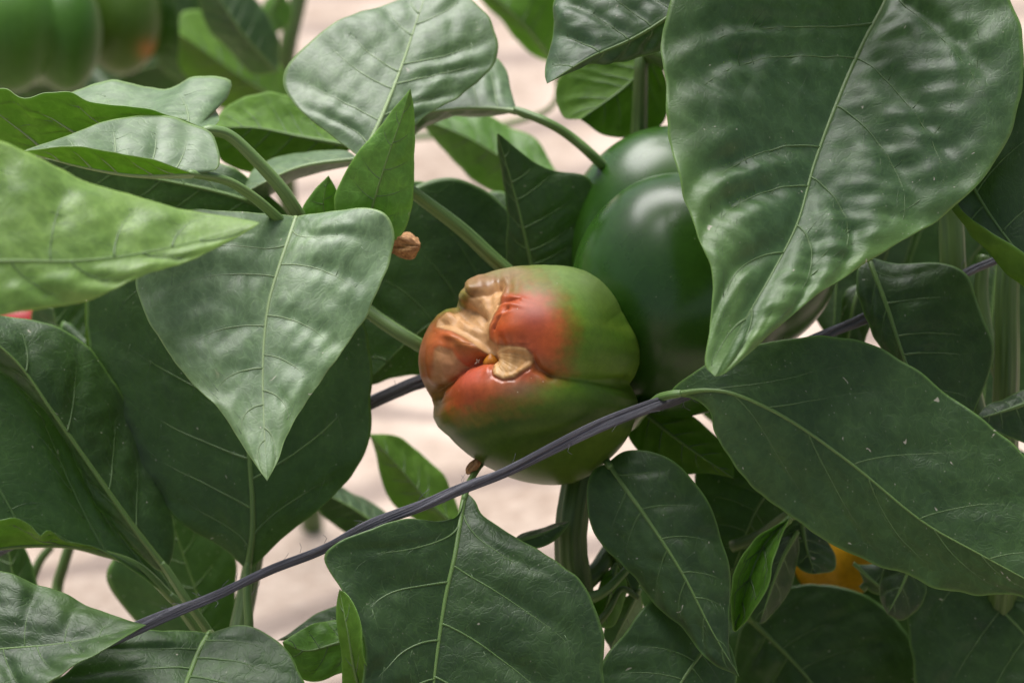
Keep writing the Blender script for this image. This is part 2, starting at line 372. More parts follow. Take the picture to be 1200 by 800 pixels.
    edge = np.clip(1-edge_d/0.0011, 0, 1)*0.75
    edge[np.abs(cum) < 1e-9] = 0
    tl = np.clip((U + 0.35*Vv**2 - 0.55)/0.6, 0, 1); edge = np.maximum(edge, tipl*tl*tl*(3-2*tl)*(0.75+0.25*wob(U*20, v[None, :]*9, seed+77)))
    bl = mesh_obj('leaf', np.vstack([top, bot]), faces, None, plant, loc=W[0, nc//2], mats=[mat, under], midx=mi,
                  uv=np.vstack([uv1, uv1]), attrs={'edge': np.r_[edge.ravel(), edge.ravel()]})
    if label: bl['label'] = label
    # midrib, side veins, petiole
    mid = W[:, nc//2]
    rm = np.interp(u, [0, 0.08, 0.5, 1], [max(mrad, prad[0]*0.8 if petiole else 0), mrad, mrad*0.6, 0.12])/1000
    tube('midrib', mid - n[:, nc//2]*(rm*0.25)[:, None], rm, vmat, bl, 8 if res != 'low' else 6)
    if veins:
        for side, us in vein_sets:
            for x in us:
                vv = np.linspace(0.0, 0.88 if res != 'low' else 0.8, 26)
                uu = x + du*(1-0.5*x)*vv**1.15
                uu = uu/(1-0.5*du*0*vv); ok = uu < 0.985
                uu, vv = uu[ok], vv[ok]
                if len(uu) < 6: continue
                # sample the grid
                fi = uu*(nu-1); fj = np.interp(side*vv, v, np.arange(nc))
                i0 = np.minimum(fi.astype(int), nu-2); j0 = np.minimum(fj.astype(int), nc-2)
                fu = (fi-i0)[:, None]; fv = (fj-j0)[:, None]
                def smp(Q): return (Q[i0, j0]*(1-fu)*(1-fv)+Q[i0+1, j0]*fu*(1-fv)+Q[i0, j0+1]*(1-fu)*fv+Q[i0+1, j0+1]*fu*fv)
                r = np.linspace(max(mrad, 0.7)*0.42, 0.09, len(uu))*(1+0.12*wob(vv*14, vv*0, seed+int(x*99)))/1000
                tube('side_vein', smp(W) + smp(n)*(r*0.10)[:, None], r, M_SIDE_PALE if mat is M_SHEEN else M_SIDE, bl, 6)
    if veins and res != 'low':
        vs, fs, k0 = [], [], 0
        def grid(uu, sv):
            fi = np.clip(uu, 0, 0.999)*(nu-1); fj = np.interp(sv, v, np.arange(nc))
            i0 = np.minimum(fi.astype(int), nu-2); j0 = np.minimum(fj.astype(int), nc-2); fu = (fi-i0)[:, None]; fv = (fj-j0)[:, None]
            f = lambda Q: (Q[i0, j0]*(1-fu)*(1-fv)+Q[i0+1, j0]*fu*(1-fv)+Q[i0, j0+1]*(1-fu)*fv+Q[i0+1, j0+1]*fu*fv)
            return f(W) + f(n)*0.00005
        for side, us in vein_sets:
            for i, x in enumerate(us):
                nxt = us[i+1] if i+1 < len(us) else x + 0.13
                for v0 in np.arange(0.16, 0.86, 0.14):
                    v0 = v0 + rs.uniform(-0.05, 0.05); up_ = rs.rand() < 0.6; q_ = np.linspace(0, 1, 12)
                    u0 = x + du*(1-0.5*x)*v0**1.15
                    gap_ = (nxt-x)*(1 if up_ else -1)*rs.uniform(0.45, 0.85)
                    uu = u0 + gap_*q_ + 0.012*np.sin(q_*rs.uniform(3, 7)+rs.uniform(0, 6)); vv = v0 + rs.uniform(0.03, 0.2)*q_**1.4 + 0.02*np.sin(q_*rs.uniform(3, 6))
                    ok = (uu > 0.02) & (uu < 0.985) & (vv < 0.95)
                    if ok.sum() < 6: continue
                    g_ = grid(uu[ok], side*vv[ok]); g_ = g_ if len(g_) else g_
                    v_, f_ = tube_geo(g_, np.linspace(max(mrad, 0.7)*0.17, 0.06, len(g_))/1000, 4)
                    vs.append(v_); fs += [tuple(a1+k0 for a1 in b1) for b1 in f_]; k0 += len(v_)
        if vs: mesh_obj('fine_veins', np.vstack(vs), fs, M_FINE_PALE if mat is M_SHEEN else M_FINE, bl, uv=np.zeros((k0, 2)))['kind'] = 'stuff'
    if petiole:
        pp = [M[0]] + list(petiole); k = np.array(M[0])*1.0
        # start slightly inside the blade so that blade and stalk run into each other
        st = tuple(m[max(1, int(nu*0.03))])
        s3 = at_n(spline([st] + pp, 48))
        rr = np.interp(np.linspace(0, 1, 48), [0, 0.06, 0.5, 1], [prad[0]*0.72, prad[0]*0.88, prad[0], prad[1]])/1000
        tube('petiole', s3, rr, M_PETIOLE, bl, 14, prof=lambda a_, s_: 1 + 0.06*np.cos(5*a_) - 0.16*np.exp(-((np.mod(a_+math.pi, 2*math.pi)-math.pi-0.7)/0.35)**2))
    return bl

def plant_at(x, y, z, label, group='pepper plants'):
    p = at(x, y, z); p = np.array([p[0], p[1], 0.0])
    e = empty('pepper_plant', p); tag(e, label, 'pepper plant', group); return e
def stem_to_ground(plant, pts, rads, name='stem', sides=36):
    """pts from the top downwards in picture space, then straight to the soil under the plant."""
    w_ = at_n(spline(pts, 40)); foot = WLOC[plant.name] + np.array([0, 0, -0.02])
    s = np.vstack([w_, w_[-1]*0.6 + foot*0.4, foot]); s = spline_w(s, 60)
    r = np.interp(np.linspace(0, 1, 60), np.linspace(0, 1, len(rads)), rads)/1000
    return tube(name, s, r, M_STEM, plant, sides, prof=lambda a_, s_: 1 + 0.05*np.cos(9*a_) + 0.05*np.cos(4*a_+0.6) + 0.02*np.cos(3*a_+s_*20))
def spline_w(p, n):
    p = np.asarray(p, float); L = np.r_[0, np.cumsum(np.linalg.norm(np.diff(p, axis=0), axis=1))]
    u = np.linspace(0, L[-1], n); return np.stack([np.interp(u, L, p[:, k]) for k in range(3)], 1)


# ------------------------------------------------------------------ the plants
PA = plant_at(672, 700, 3.0, 'pepper plant with thick ribbed stem carrying the rotting pepper in the middle')
PB = plant_at(262, 800, 1.0, 'pepper plant at the left with broad dark leaves above the black twine')
PC = plant_at(1182, 520, 3.0, 'pepper plant at the right with pale green stems and the biggest glossy leaf')
PD = plant_at(350, 120, 45.0, 'blurred pepper plant far behind in the upper left corner')

# stems
stem_to_ground(PA, [(752, 60, 8), (745, 200, 9), (715, 400, 6), (688, 520, 3.5), (673, 590, 2), (668, 640, 2), (676, 690, 2.4), (680, 760, 3)], [2.5, 4, 5.5, 5.8, 6.2, 7.5, 8, 8])
stem_to_ground(PB, [(352, 256, 0.5), (345, 300, 5), (335, 420, 7), (300, 640, 5), (270, 790, 2.5), (265, 830, 2)], [2, 3, 3.5, 4.5, 5, 6])
stem_to_ground(PC, [(1196, 120, 3), (1190, 240, 3.2), (1181, 330, 2.6), (1180, 420, 2.2), (1177, 520, 2.6), (1180, 640, 3)], [3.5, 4.5, 5.4, 5.8, 6, 7])
px_tube('branch', [(1106, 190, 6), (1114, 255, 5.5), (1117, 320, 5), (1122, 400, 5), (1150, 520, 4.5), (1176, 610, 3.4)], [4.5, 5.0, 5.2, 5.2, 5.2, 5], M_STEM, PC, 14)
px_tube('branch', [(1152, 300, 5), (1150, 350, 4.6), (1158, 400, 4), (1178, 450, 3)], [2.4, 2.8, 3.2, 3.5], M_STEM, PC, 12)
stem_to_ground(PD, [(362, -60, 42), (350, 0, 42), (337, 60, 42), (330, 130, 43)], [4, 4.5, 5, 6])
px_tube('branch', [(352, 258, 0.6), (385, 320, 3.4), (435, 367, 3.0), (495, 406, 2.8), (560, 440, 4.5), (690, 520, 4.0)], [2.2, 2.4, 2.7, 2.7, 3, 4], M_PETIOLE, PA, 14, prof=lambda a_, s_: 1+0.06*np.cos(6*a_))
px_tube('branch', [(440, 190, 1.5), (485, 226, 3.0), (540, 268, 4.0), (590, 314, 4.6), (680, 390, 6)], [1.8, 2.4, 2.7, 2.8, 3.2], M_PETIOLE, PA, 14, prof=lambda a_, s_: 1+0.07*np.cos(5*a_))

# ---- plant C: right hand side
leaf(PC, [(1048, -40, 1.2), (1038, 0, 0.4), (1012, 50, -0.8), (985, 110, -2.2), (955, 190, -4.0), (935, 260, -5.5), (905, 320, -6.8), (870, 380, -8.0), (838, 441, -9.0)],
     [(960, -70), (860, -60), (795, -20), (779, 30), (777, 90), (790, 190), (815, 270), (833, 325), (833, 380), (826, 425)],
     [(1110, -60), (1170, -20), (1194, 30), (1198, 90), (1187, 150), (1150, 212), (1100, 256), (1040, 294), (980, 330), (930, 368), (880, 412), (850, 437)],
     0.3, 0.5, res='hi', mat=M_SHINY, puff=2.6, ripple=0.9, wave=0.8, nv_side=6, mrad=1.15, petiole=[(1075, -110, 2.5), (1120, -160, 3.5), (1180, -200, 4)], du=0.42, tipl=0.5,
     label='large glossy puckered leaf hanging tip down over the dark green pepper')
leaf(PC, [(783, 463, -2.9), (830, 457, -4.0), (870, 465, -4.4), (930, 495, -4.7), (1000, 545, -5.0), (1080, 610, -5.3), (1150, 650, -5.6), (1240, 700, -6), (1330, 760, -6)],
     [(800, 446), (850, 415), (900, 400), (960, 394), (1010, 400), (1060, 424), (1110, 462), (1160, 500), (1210, 545), (1280, 640)],
     [(812, 466), (832, 482), (840, 512), (870, 556), (920, 601), (980, 640), (1030, 663), (1060, 672), (1090, 688), (1125, 692), (1150, 698), (1210, 702), (1280, 745)],
     0.8, 0.5, res='hi', puff=0.55, wave=0.7, nv_side=6, mrad=0.75, petiole=[(770, 468, -2.2), (752, 485, -0.5), (735, 500, 3.0), (700, 480, 6)], prad=(1.7, 1.9), du=0.34,
     label='broad dark green leaf reaching from the twine to the right edge')
leaf(PC, [(1018, 300, 1.5), (1024, 318, 1.0), (1040, 360, 0.4), (1060, 420, 0), (1085, 480, -0.3), (1120, 540, -0.5)],
     [(1004, 318), (1006, 350), (1022, 395), (1045, 430), (1075, 490)], [(1050, 308), (1085, 307), (1115, 312), (1136, 330), (1150, 368), (1163, 402), (1160, 432), (1142, 480)],
     0.5, 1.2, puff=0.6, petiole=[(1010, 280, 2.5), (1030, 240, 5)], label='dusky leaf with pale flecks below the large glossy leaf tip')
leaf(PC, [(1122, 160, -1.0), (1141, 220, -1.4), (1181, 281, -2), (1240, 350, -2.6), (1290, 420, -3)],
     [(1116, 215, -1.8), (1121, 240, -2.6), (1135, 255, -3), (1160, 272, -3.4), (1200, 296, -3.8), (1250, 340, -4)],
     [(1140, 110), (1185, 80), (1240, 90), (1280, 200), (1290, 330)], 0, 1.0,
     KA=[(1098, 205, -0.6), (1098, 258, -1.6), (1122, 300, -2), (1160, 345, -2.4), (1205, 378, -2.8), (1260, 400, -3)],
     puff=0.9, wave=0.3, nv_side=5, petiole=[(1140, 130, 1), (1180, 110, 3)], prad=(1.5, 1.8), label='leaf at the right edge with its margin rolled up showing the bright underside')
leaf(PC, [(1120, 640, 4.5), (1165, 703, 4.0), (1200, 742, 3.6), (1250, 800, 3), (1290, 880, 2.4)],
     [(1085, 670), (1064, 705), (1063, 740), (1068, 780), (1078, 830), (1120, 900), (1220, 920)], [(1180, 660), (1240, 700), (1290, 760), (1310, 840)],
     -0.8, 0.3, puff=1.8, ripple=0.9, nv_side=5, petiole=[(1110, 610, 4), (1150, 560, 4.4)], label='dark shiny puckered leaf in the bottom right corner')
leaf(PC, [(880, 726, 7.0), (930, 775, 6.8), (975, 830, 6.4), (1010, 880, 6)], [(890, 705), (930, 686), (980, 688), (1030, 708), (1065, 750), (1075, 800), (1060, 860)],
     [(866, 740), (862, 790), (880, 840), (940, 880)], 0.8, 0.6, puff=1.3, nv_side=5, petiole=[(868, 712, 5.4), (850, 690, 6)], label='very dark leaf in the shade below the yellow pepper')
leaf(PC, [(1210, 470, 1), (1175, 482, 0.5), (1143, 491, 0)], [(1200, 455), (1165, 470)], [(1215, 520), (1180, 512), (1160, 500)], 0.8, 0.2, puff=0.5, nv_side=4)
leaf(PC, [(940, 612, 3.5), (945, 640, 3.2), (955, 672, 3.0)], [(924, 622), (926, 645), (938, 664)], [(962, 628), (974, 648), (976, 666)], 0.3, 0.8, puff=0.5, nv_side=4, petiole=[(930, 600, 4)], prad=(0.8, 1), label='small round dark leaf in front of the yellow pepper')
leaf(PC, [(1072, 640, 3), (1060, 680, 2.5), (1040, 720, 2)], [(1085, 680), (1078, 710), (1060, 728)], [(1035, 665), (1028, 695)], 0.3, 0.8, puff=0.5, nv_side=4)
leaf(PC, [(925, 607, 1.0), (897, 636, 0.6), (876, 684, 0.2), (862, 740, 0)], [(895, 628), (866, 660), (856, 700), (857, 735)], [(912, 640), (897, 690), (880, 722)], -0.8, -1.2, puff=0.4, nv_side=4, mrad=1.5, petiole=[(935, 598, 2), (960, 585, 4)], mat=M_YOUNG, label='narrow folded green leaf beside the dark stalk node')
leaf(PC, [(935, 622, 2.4), (915, 660, 2.0), (890, 730, 1.6)], [(905, 640), (884, 690), (880, 722)], [(925, 670), (915, 705), (898, 726)], 0.6, 0.9, puff=0.5, nv_side=4)
leaf(PC, [(1000, 660, 4), (1035, 688, 3.6), (1060, 676, 3.2)], [(1020, 660), (1045, 660)], [(1020, 690), (1050, 692)], 0.3, 0.4, puff=0.2, nv_side=3, res='low')
px_tube('branch', [(1010, 690, 4.2), (1030, 672, 4.3), (1065, 645, 4.6), (1120, 600, 5)], [1.6, 1.8, 2, 2.4], M_STEM, PC)
px_tube('branch', [(858, 640, 4), (890, 628, 3.4), (915, 610, 2.6), (935, 598, 2.2), (1000, 560, 4), (1120, 540, 4.8)], [2.4, 2.4, 2.6, 2.6, 3, 3.5], M_STEM, PC)
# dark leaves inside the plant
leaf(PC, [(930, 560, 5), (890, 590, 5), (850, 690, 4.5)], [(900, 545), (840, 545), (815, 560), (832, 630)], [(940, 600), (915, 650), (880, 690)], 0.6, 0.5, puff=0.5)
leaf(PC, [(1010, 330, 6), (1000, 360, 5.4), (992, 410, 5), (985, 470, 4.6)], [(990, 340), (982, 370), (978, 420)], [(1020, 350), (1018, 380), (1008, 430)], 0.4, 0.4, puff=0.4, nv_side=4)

# ---- plant A: the middle
leaf(PA, [(546, 576, -2.4), (541, 600, -2.9), (533, 650, -3.8), (522, 700, -4.3), (513, 760, -4.8), (507, 810, -5.2), (497, 900, -5.8), (485, 990, -6.5)],
     [(534, 602), (508, 611), (475, 609), (440, 618), (400, 632), (380, 650, ), (386, 672), (402, 695), (420, 726), (428, 765), (424, 810), (420, 870), (450, 950)],
     [(557, 588), (566, 606), (600, 626), (650, 656), (688, 690), (704, 728), (708, 775), (700, 850), (640, 940), (550, 980)],
     -1.0, 0.2, res='hi', puff=0.8, wave=0.7, nv_side=6, mrad=1.15, petiole=[(553, 560, -1.6), (575, 535, 1), (630, 525, 3.8), (684, 540, 3.6)], prad=(1.3, 1.9), du=0.30,
     label='broad matte leaf with straight pale midrib at the bottom below the twine')
leaf(PA, [(712, 542, -0.6), (735, 575, -1.2), (760, 610, -1.6), (800, 672, -2.2), (835, 740, -2.8), (866, 792, -3.2)],
     [(692, 556), (688, 588), (700, 632), (735, 668), (762, 702), (800, 738), (835, 776)], [(735, 528), (770, 532), (803, 552), (830, 590), (850, 638), (858, 680), (855, 720), (855, 765)],
     0.5, 0.6, puff=1.0, wave=0.5, res='hi', petiole=[(702, 525, 0.8), (690, 500, 3)], label='dark pointed leaf hanging below the right side of the rotting pepper')
leaf(PA, [(838, 735, -0.6), (825, 760, -1.2), (795, 805, -2.0), (760, 880, -3)], [(800, 712), (765, 703), (735, 738), (708, 772), (700, 820), (720, 870)], [(858, 760), (862, 800), (850, 850), (800, 890)],
     0.2, 0.4, puff=0.6, petiole=[(838, 700, 2), (760, 680, 4), (700, 700, 3)], label='green leaf at the bottom edge partly under the dark pointed leaf')
leaf(PA, [(740, 470, 4.0), (775, 500, 3.6), (815, 530, 3.2), (860, 560, 3)], [(765, 475), (805, 485), (845, 515), (858, 540)], [(735, 505), (760, 540), (800, 553), (835, 556)], 0.4, 0.2, face='under', puff=0.5)
leaf(PA, [(600, 634, 0.6), (632, 626, 0.4), (668, 611, 0.1)], [(612, 624), (640, 616)], [(615, 641), (642, 638)], 0.8, -0.2, puff=0.3, nv_side=3, res='low', petiole=[(580, 640, 1.5), (640, 680, 2)], prad=(0.7, 0.9), label='tiny grey green leaf pointing at the thick stem')
leaf(PA, [(628, 335, 6), (612, 262, 5.6), (600, 215, 5.4), (583, 156, 5)], [(596, 320), (598, 260), (591, 205)], [(672, 325), (690, 260), (690, 212), (640, 198), (606, 176)], 0.3, 0.6, puff=0.4, petiole=[(640, 370, 6.5), (690, 420, 6)], label='dark upright leaf with pointed tip left of the green pepper')
leaf(PA, [(640, 330, 8), (560, 350, 7.6), (490, 390, 7), (425, 452, 6.5)], [(600, 250), (555, 216), (500, 212), (452, 250), (425, 340)], [(600, 420), (530, 438), (470, 440), (440, 449)], 0.8, 0.6, puff=0.5, petiole=[(690, 400, 7)], label='dark shaded leaf behind the rotting pepper')
leaf(PA, [(700, 400, 10), (640, 330, 10), (560, 260, 10), (470, 220, 9)], [(620, 240), (540, 225), (490, 212)], [(620, 420), (520, 400), (470, 300)], 0.8, 0.6, puff=0.5, res='low')
leaf(PA, [(428, 282, 0.2), (437, 240, -0.4), (455, 182, -0.9), (470, 140, -1.2), (481, 104, -1.5)], [(398, 262), (393, 225), (420, 180), (452, 140)], [(468, 278), (484, 235), (487, 175), (485, 128)], 0.4, 0.3, mat=M_YOUNG, puff=0.5, wave=0.4, nv_side=5, mrad=0.6, petiole=[(425, 300, 1), (430, 340, 3.2)], prad=(1, 1.3), label='small fresh green upright leaf behind the pale drooping leaf')
leaf(PA, [(384, 262, 0.8), (379, 238, 0.6), (385, 206, 0.3)], [(354, 250), (366, 226)], [(398, 246), (394, 224)], 0.2, 0.2, mat=M_YOUNG, puff=0.2, wave=0.2, nv_side=3, mrad=0.4, label='tiny bright leaflet beside the small upright leaf')
leaf(PA, [(424, 187, 0.8), (447, 138, 1.6), (470, 80, 3.0), (490, 20, 4.6), (507, -30, 6)], [(405, 172), (375, 150), (350, 130), (333, 108), (331, 88), (345, 65), (375, 40), (420, 18), (470, 2)],
     [(452, 168), (483, 150), (507, 131), (545, 109), (573, 84), (583, 55), (575, 24), (552, 0), (525, -22)], 0.4, 0.6, mat=M_SHEEN, puff=0.9, wave=0.9, nv_side=6, mrad=1.1, petiole=[(418, 205, 1), (428, 215, 2), (470, 214, 2.6)], label='pale silvery leaf standing up at the top centre')
leaf(PA, [(606, 130, 5.5), (570, 127, 5.5), (530, 128, 5.2), (490, 136, 5), (440, 165, 5)], [(600, 108), (592, 80), (575, 66), (540, 78), (500, 100), (460, 135)], [(570, 138), (530, 140), (500, 146), (470, 165)], 3.0, 2.0, mat=M_SHEEN, puff=0.6, nv_side=5, wave=0.5,
     petiole=[(640, 143, 5.3), (668, 160, 5.6), (700, 188, 6), (745, 235, 8.5)], prad=(1.9, 2.3), label='grey leaf on an arching stalk above the dark upright leaf')
leaf(PA, [(836, -20, -0.4), (780, 22, -1.0), (740, 46, -1.4), (690, 68, -1.8), (641, 98, -2.2)], [(790, -40), (700, -40), (655, -8), (650, 35), (640, 82)], [(820, 40), (775, 62), (738, 70), (690, 74), (660, 88)], 2.4, 0.6, mat=M_SHINY, puff=1.8, ripple=1.2, nv_side=6, wave=0.5, petiole=[(860, -60, 2), (800, -100, 6), (755, -20, 8)], label='wrinkled leaf with tip pointing down left at the top edge')
leaf(PA, [(770, 60, 9), (735, 100, 9), (680, 140, 8.6)], [(720, 60), (670, 80), (652, 110), (660, 138)], [(785, 110), (770, 152), (715, 160)], 0.6, 0.4, puff=0.5, res='mid', face='under', label='dark blurred leaf under the wrinkled leaf at the top')
leaf(PA, [(655, 205, 17), (600, 190, 17), (545, 160, 17), (490, 138, 17)], [(625, 160), (570, 136), (520, 130)], [(640, 240), (600, 236), (540, 195)], 1.2, 1.0, res='low', mat=M_YOUNG, puff=0.5, petiole=[(690, 230, 16), (740, 280, 12)])
leaf(PA, [(545, 625, 11), (505, 590, 11), (470, 550, 11), (432, 508, 11)], [(520, 620), (470, 600), (445, 550)], [(540, 600), (515, 552), (470, 512)], 1.6, 1.0, res='low', puff=0.4, face='under', label='blurred leaf between the rotting pepper and the twine', petiole=[(600, 650, 8), (660, 690, 4)])
leaf(PA, [(470, 640, 13), (430, 606, 13), (395, 585, 13), (360, 570, 13)], [(450, 600), (410, 575), (380, 565)], [(440, 640), (400, 620), (375, 600)], 1.6, 0.4, res='low', puff=0.4, petiole=[(560, 680, 9), (660, 720, 4)])
leaf(PA, [(445, 742, -0.5), (400, 752, -1.2), (360, 762, -1.6), (331, 752, -1.8)], [(420, 722), (385, 728), (355, 740)], [(440, 775), (405, 785), (365, 797), (345, 785)], 0.7, 0.2, mat=M_YOUNG, puff=0.6, nv_side=4, petiole=[(520, 740, 1), (620, 740, 2), (672, 730, 2.6)], label='small lighter green leaf half hidden at the bottom left of the matte leaf')
leaf(PA, [(450, 720, 2), (390, 730, 1.8), (325, 750, 1.6)], [(420, 705), (370, 720)], [(420, 745), (370, 755)], 0.5, 0.3, puff=0.4, res='low')
leaf(PA, [(446, 860, -4.4), (420, 800, -5.6), (408, 740, -6.0), (398, 690, -5.6)], [(408, 840), (402, 790), (398, 740), (396, 710)], [(440, 830), (431, 780), (424, 735), (410, 700)], 0.6, -0.4, face='under', puff=0.3, nv_side=3, mat=M_YOUNG, wave=0.4)
# the tangle round the lowest node
px_tube('branch', [(676, 690, 2.2), (700, 668, 3), (718, 640, 4), (760, 590, 6)], [4, 3.4, 3, 2.6], M_STEM, PA)
px_tube('branch', [(678, 705, 2), (706, 694, 1.4), (730, 672, 1.6), (742, 655, 2.5)], [3, 2, 1.6, 1.4], M_PETIOLE, PA)
px_tube('branch', [(690, 740, 2), (712, 716, 1.6), (728, 690, 1.8), (748, 700, 2)], [1.8, 1.4, 1.2, 1], M_STEM, PA)
leaf(PA, [(722, 660, 2.6), (716, 690, 2.4), (702, 735, 2.2)], [(735, 690), (722, 730)], [(703, 680), (696, 715)], 0.3, 0.4, mat=M_YOUNG, puff=0.3, nv_side=3, res='low')
leaf(PA, [(750, 690, 3), (735, 720, 3), (715, 760, 3)], [(755, 720), (740, 760)], [(722, 705), (705, 740)], 0.3, 0.4, mat=M_SHEEN, puff=0.3, nv_side=3, res='low')
leaf(PA, [(712, 640, 3.2), (728, 665, 3.2), (745, 700, 3)], [(735, 645), (748, 675)], [(715, 665), (728, 690)], 0.3, 0.4, puff=0.3, nv_side=3, res='low')

# ---- plant B: the left
leaf(PB, [(347, 254, -0.4), (340, 275, -1.0), (328, 310, -1.8), (315, 355, -2.6), (309, 405, -3.4), (308, 455, -4.2), (310, 510, -5.2), (313, 563, -6.2)],
     [(300, 250), (255, 246), (212, 246), (175, 280), (160, 325), (170, 368), (196, 412), (232, 456), (266, 492), (291, 532)],
     [(395, 247), (440, 246), (461, 264), (458, 302), (440, 346), (415, 392), (385, 436), (355, 476), (335, 512), (325, 542)],
     0.5, 0.6, mat=M_SHEEN, res='hi', puff=0.9, ripple=0.85, wave=0.7, nv_side=6, mrad=0.95, tipl=0.25, du=0.33,
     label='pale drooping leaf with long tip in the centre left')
leaf(PB, [(290, 668, 2.0), (296, 620, 1.8), (294, 560, 1.8), (285, 480, 2.2), (268, 390, 2.8), (235, 290, 3.4)],
     [(262, 642), (216, 616), (180, 580), (150, 540), (126, 500), (119, 460), (106, 420), (101, 375), (110, 335), (160, 290)],
     [(300, 660), (340, 622), (400, 572), (425, 532), (436, 470), (432, 400), (400, 330), (320, 285)],
     0.8, 0.8, res='hi', puff=0.5, wave=0.8, nv_side=6, mrad=1.25, petiole=[(290, 700, 1.8), (291, 745, 1.6), (275, 790, 2.2)], prad=(1.7, 2.0), label='big dull dark leaf behind the pale drooping leaf')
leaf(PB, [(196, 668, 1.6), (150, 608, 1.4), (100, 537, 1.2), (60, 480, 1.0), (25, 430, 1.0), (-12, 395, 1.0), (-70, 340, 1.5)],
     [(183, 666), (142, 625), (113, 590), (86, 532), (64, 498), (30, 456), (0, 435), (-40, 400)],
     [(203, 640), (200, 595), (175, 530), (140, 460), (108, 410), (75, 388), (40, 376), (0, 371), (-40, 350)],
     0.9, 1.8, puff=1.2, wave=0.4, nv_side=5, mrad=1.15, petiole=[(220, 705, 1.6), (247, 745, 2.0), (262, 790, 2.4)], prad=(1.7, 2.0), label='leaf with broad light midrib band at the left edge')
leaf(PB, [(206, 704, 2.3), (163, 663, 2.1), (115, 646, 1.8), (70, 638, 1.4), (0, 642, 1.0), (-80, 660, 0.6), (-150, 680, 0)],
     [(190, 672), (140, 605), (95, 525), (50, 455), (-10, 405), (-110, 440)],
     [(125, 648, 1.5), (78, 636, 0.6), (58, 621, 0.0), (47, 629, -0.4), (35, 617, -0.4), (18, 607, -0.6), (0, 610, -0.8), (-60, 620, -1)],
     1.2, -1.0, puff=0.7, wave=0.3, nv_side=5, mrad=1.7, petiole=[(225, 730, 2.3), (250, 765, 2.4), (264, 800, 2.5)], prad=(2.0, 2.2), label='dark leaf with crinkled bright green margin at the lower left')
leaf(PB, [(-110, 775, -4.6), (-20, 762, -5.0), (60, 755, -5.2), (120, 745, -5.2), (171, 732, -5.2)], [(-80, 660), (-20, 660), (0, 668), (60, 688), (110, 712), (150, 727)], [(-80, 860), (0, 840), (50, 803), (90, 776), (130, 755)],
     1.8, -1.6, puff=1.3, ripple=0.7, tipl=0.45, wave=0.4, nv_side=6, mrad=0.7, res='hi', petiole=[(-160, 790, -3)], label='pointed leaf in the bottom left corner covering the twine end')
leaf(PB, [(245, 742, -2.4), (236, 757, -3.0), (226, 780, -3.8), (212, 820, -5.2), (190, 900, -7.5)], [(225, 738), (195, 737), (165, 739), (120, 757), (80, 782), (50, 815), (80, 880)], [(262, 737), (285, 733), (312, 742), (335, 760), (348, 785), (355, 820), (300, 890)],
     0.3, 0.3, puff=0.8, wave=0.6, nv_side=6, mrad=1.3, res='hi', petiole=[(248, 741, -1.6), (253, 750, 0.2), (262, 780, 2.0)], prad=(1.2, 1.6), label='light green leaf at the bottom edge left of centre')
leaf(PB, [(246, 153, -1.6), (180, 166, -2.0), (100, 176, -2.4), (30, 185, -2.6), (-70, 190, -2.6)],
     [(215, 140), (185, 132), (150, 128), (110, 118), (70, 106), (30, 108), (0, 101), (-50, 110)],
     [(258, 138, 0.4), (254, 128, 1.0), (268, 116, 1.4), (271, 94, 2), (236, 90, 2), (200, 101, 2), (162, 98, 2), (125, 100, 2), (91, 106, 1.6), (40, 120, 0.6), (0, 126, 0), (-50, 135, -1)],
     -1.4, 2.0, face='top', mat=M_SHEEN, rag=1.8, puff=0.6, wave=0.7, nv_side=5, mrad=1.7, petiole=[(270, 160, -1.2), (300, 188, -0.8), (330, 222, -0.3), (352, 256, 0.5)], prad=(2.3, 2.6), label='folded leaf showing bright green underside at the upper left')
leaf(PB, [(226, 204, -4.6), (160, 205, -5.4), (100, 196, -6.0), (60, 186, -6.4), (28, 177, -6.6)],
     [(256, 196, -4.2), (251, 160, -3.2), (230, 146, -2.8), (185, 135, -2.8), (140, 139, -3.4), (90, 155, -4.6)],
     [(215, 200), (180, 190), (130, 178), (80, 172)], 2.0, -1.2, mat=M_SHEEN, puff=0.5, wave=0.2, nv_side=5, mrad=1.2, petiole=[(265, 212, -3.6), (298, 232, -2.2), (328, 258, -0.6)], prad=(1.7, 2.0), label='folded pale leaf below the bright green underside leaf')
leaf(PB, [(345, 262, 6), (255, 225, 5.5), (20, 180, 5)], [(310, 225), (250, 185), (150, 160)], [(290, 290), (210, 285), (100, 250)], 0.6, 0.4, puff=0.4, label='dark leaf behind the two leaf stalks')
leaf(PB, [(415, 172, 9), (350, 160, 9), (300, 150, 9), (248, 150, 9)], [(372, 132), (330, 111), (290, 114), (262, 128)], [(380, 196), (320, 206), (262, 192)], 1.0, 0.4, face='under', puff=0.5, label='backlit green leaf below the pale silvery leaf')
leaf(PB, [(420, 186, 5), (350, 196, 5), (285, 226, 5)], [(400, 176), (340, 180), (300, 196)], [(410, 194), (350, 210), (300, 236)], 2.2, 1.4, mat=M_SHEEN, puff=0.4, wave=0.3, nv_side=4, label='narrow grey leaf seen edge on beside the stalks')
leaf(PB, [(225, 800, 10), (235, 720, 10), (215, 650, 10), (195, 590, 10)], [(270, 740), (277, 680), (270, 640), (230, 605)], [(170, 740), (128, 690), (130, 655), (170, 615)], 0.4, 0.8, puff=0.5, res='low', petiole=[(245, 840, 5)], label='blurred dark leaf below the big dull leaf')
leaf(PB, [(60, 760, 9), (22, 700, 9), (5, 610, 9)], [(46, 700), (34, 650)], [(-20, 720), (-30, 650)], 0.4, 0.8, puff=0.5, res='low')
leaf(PB, [(160, 480, 10), (120, 410, 10), (100, 350, 9)], [(130, 360), (150, 420)], [(75, 380), (95, 430)], 0.4, 0.8, face='under', puff=0.5, res='low')
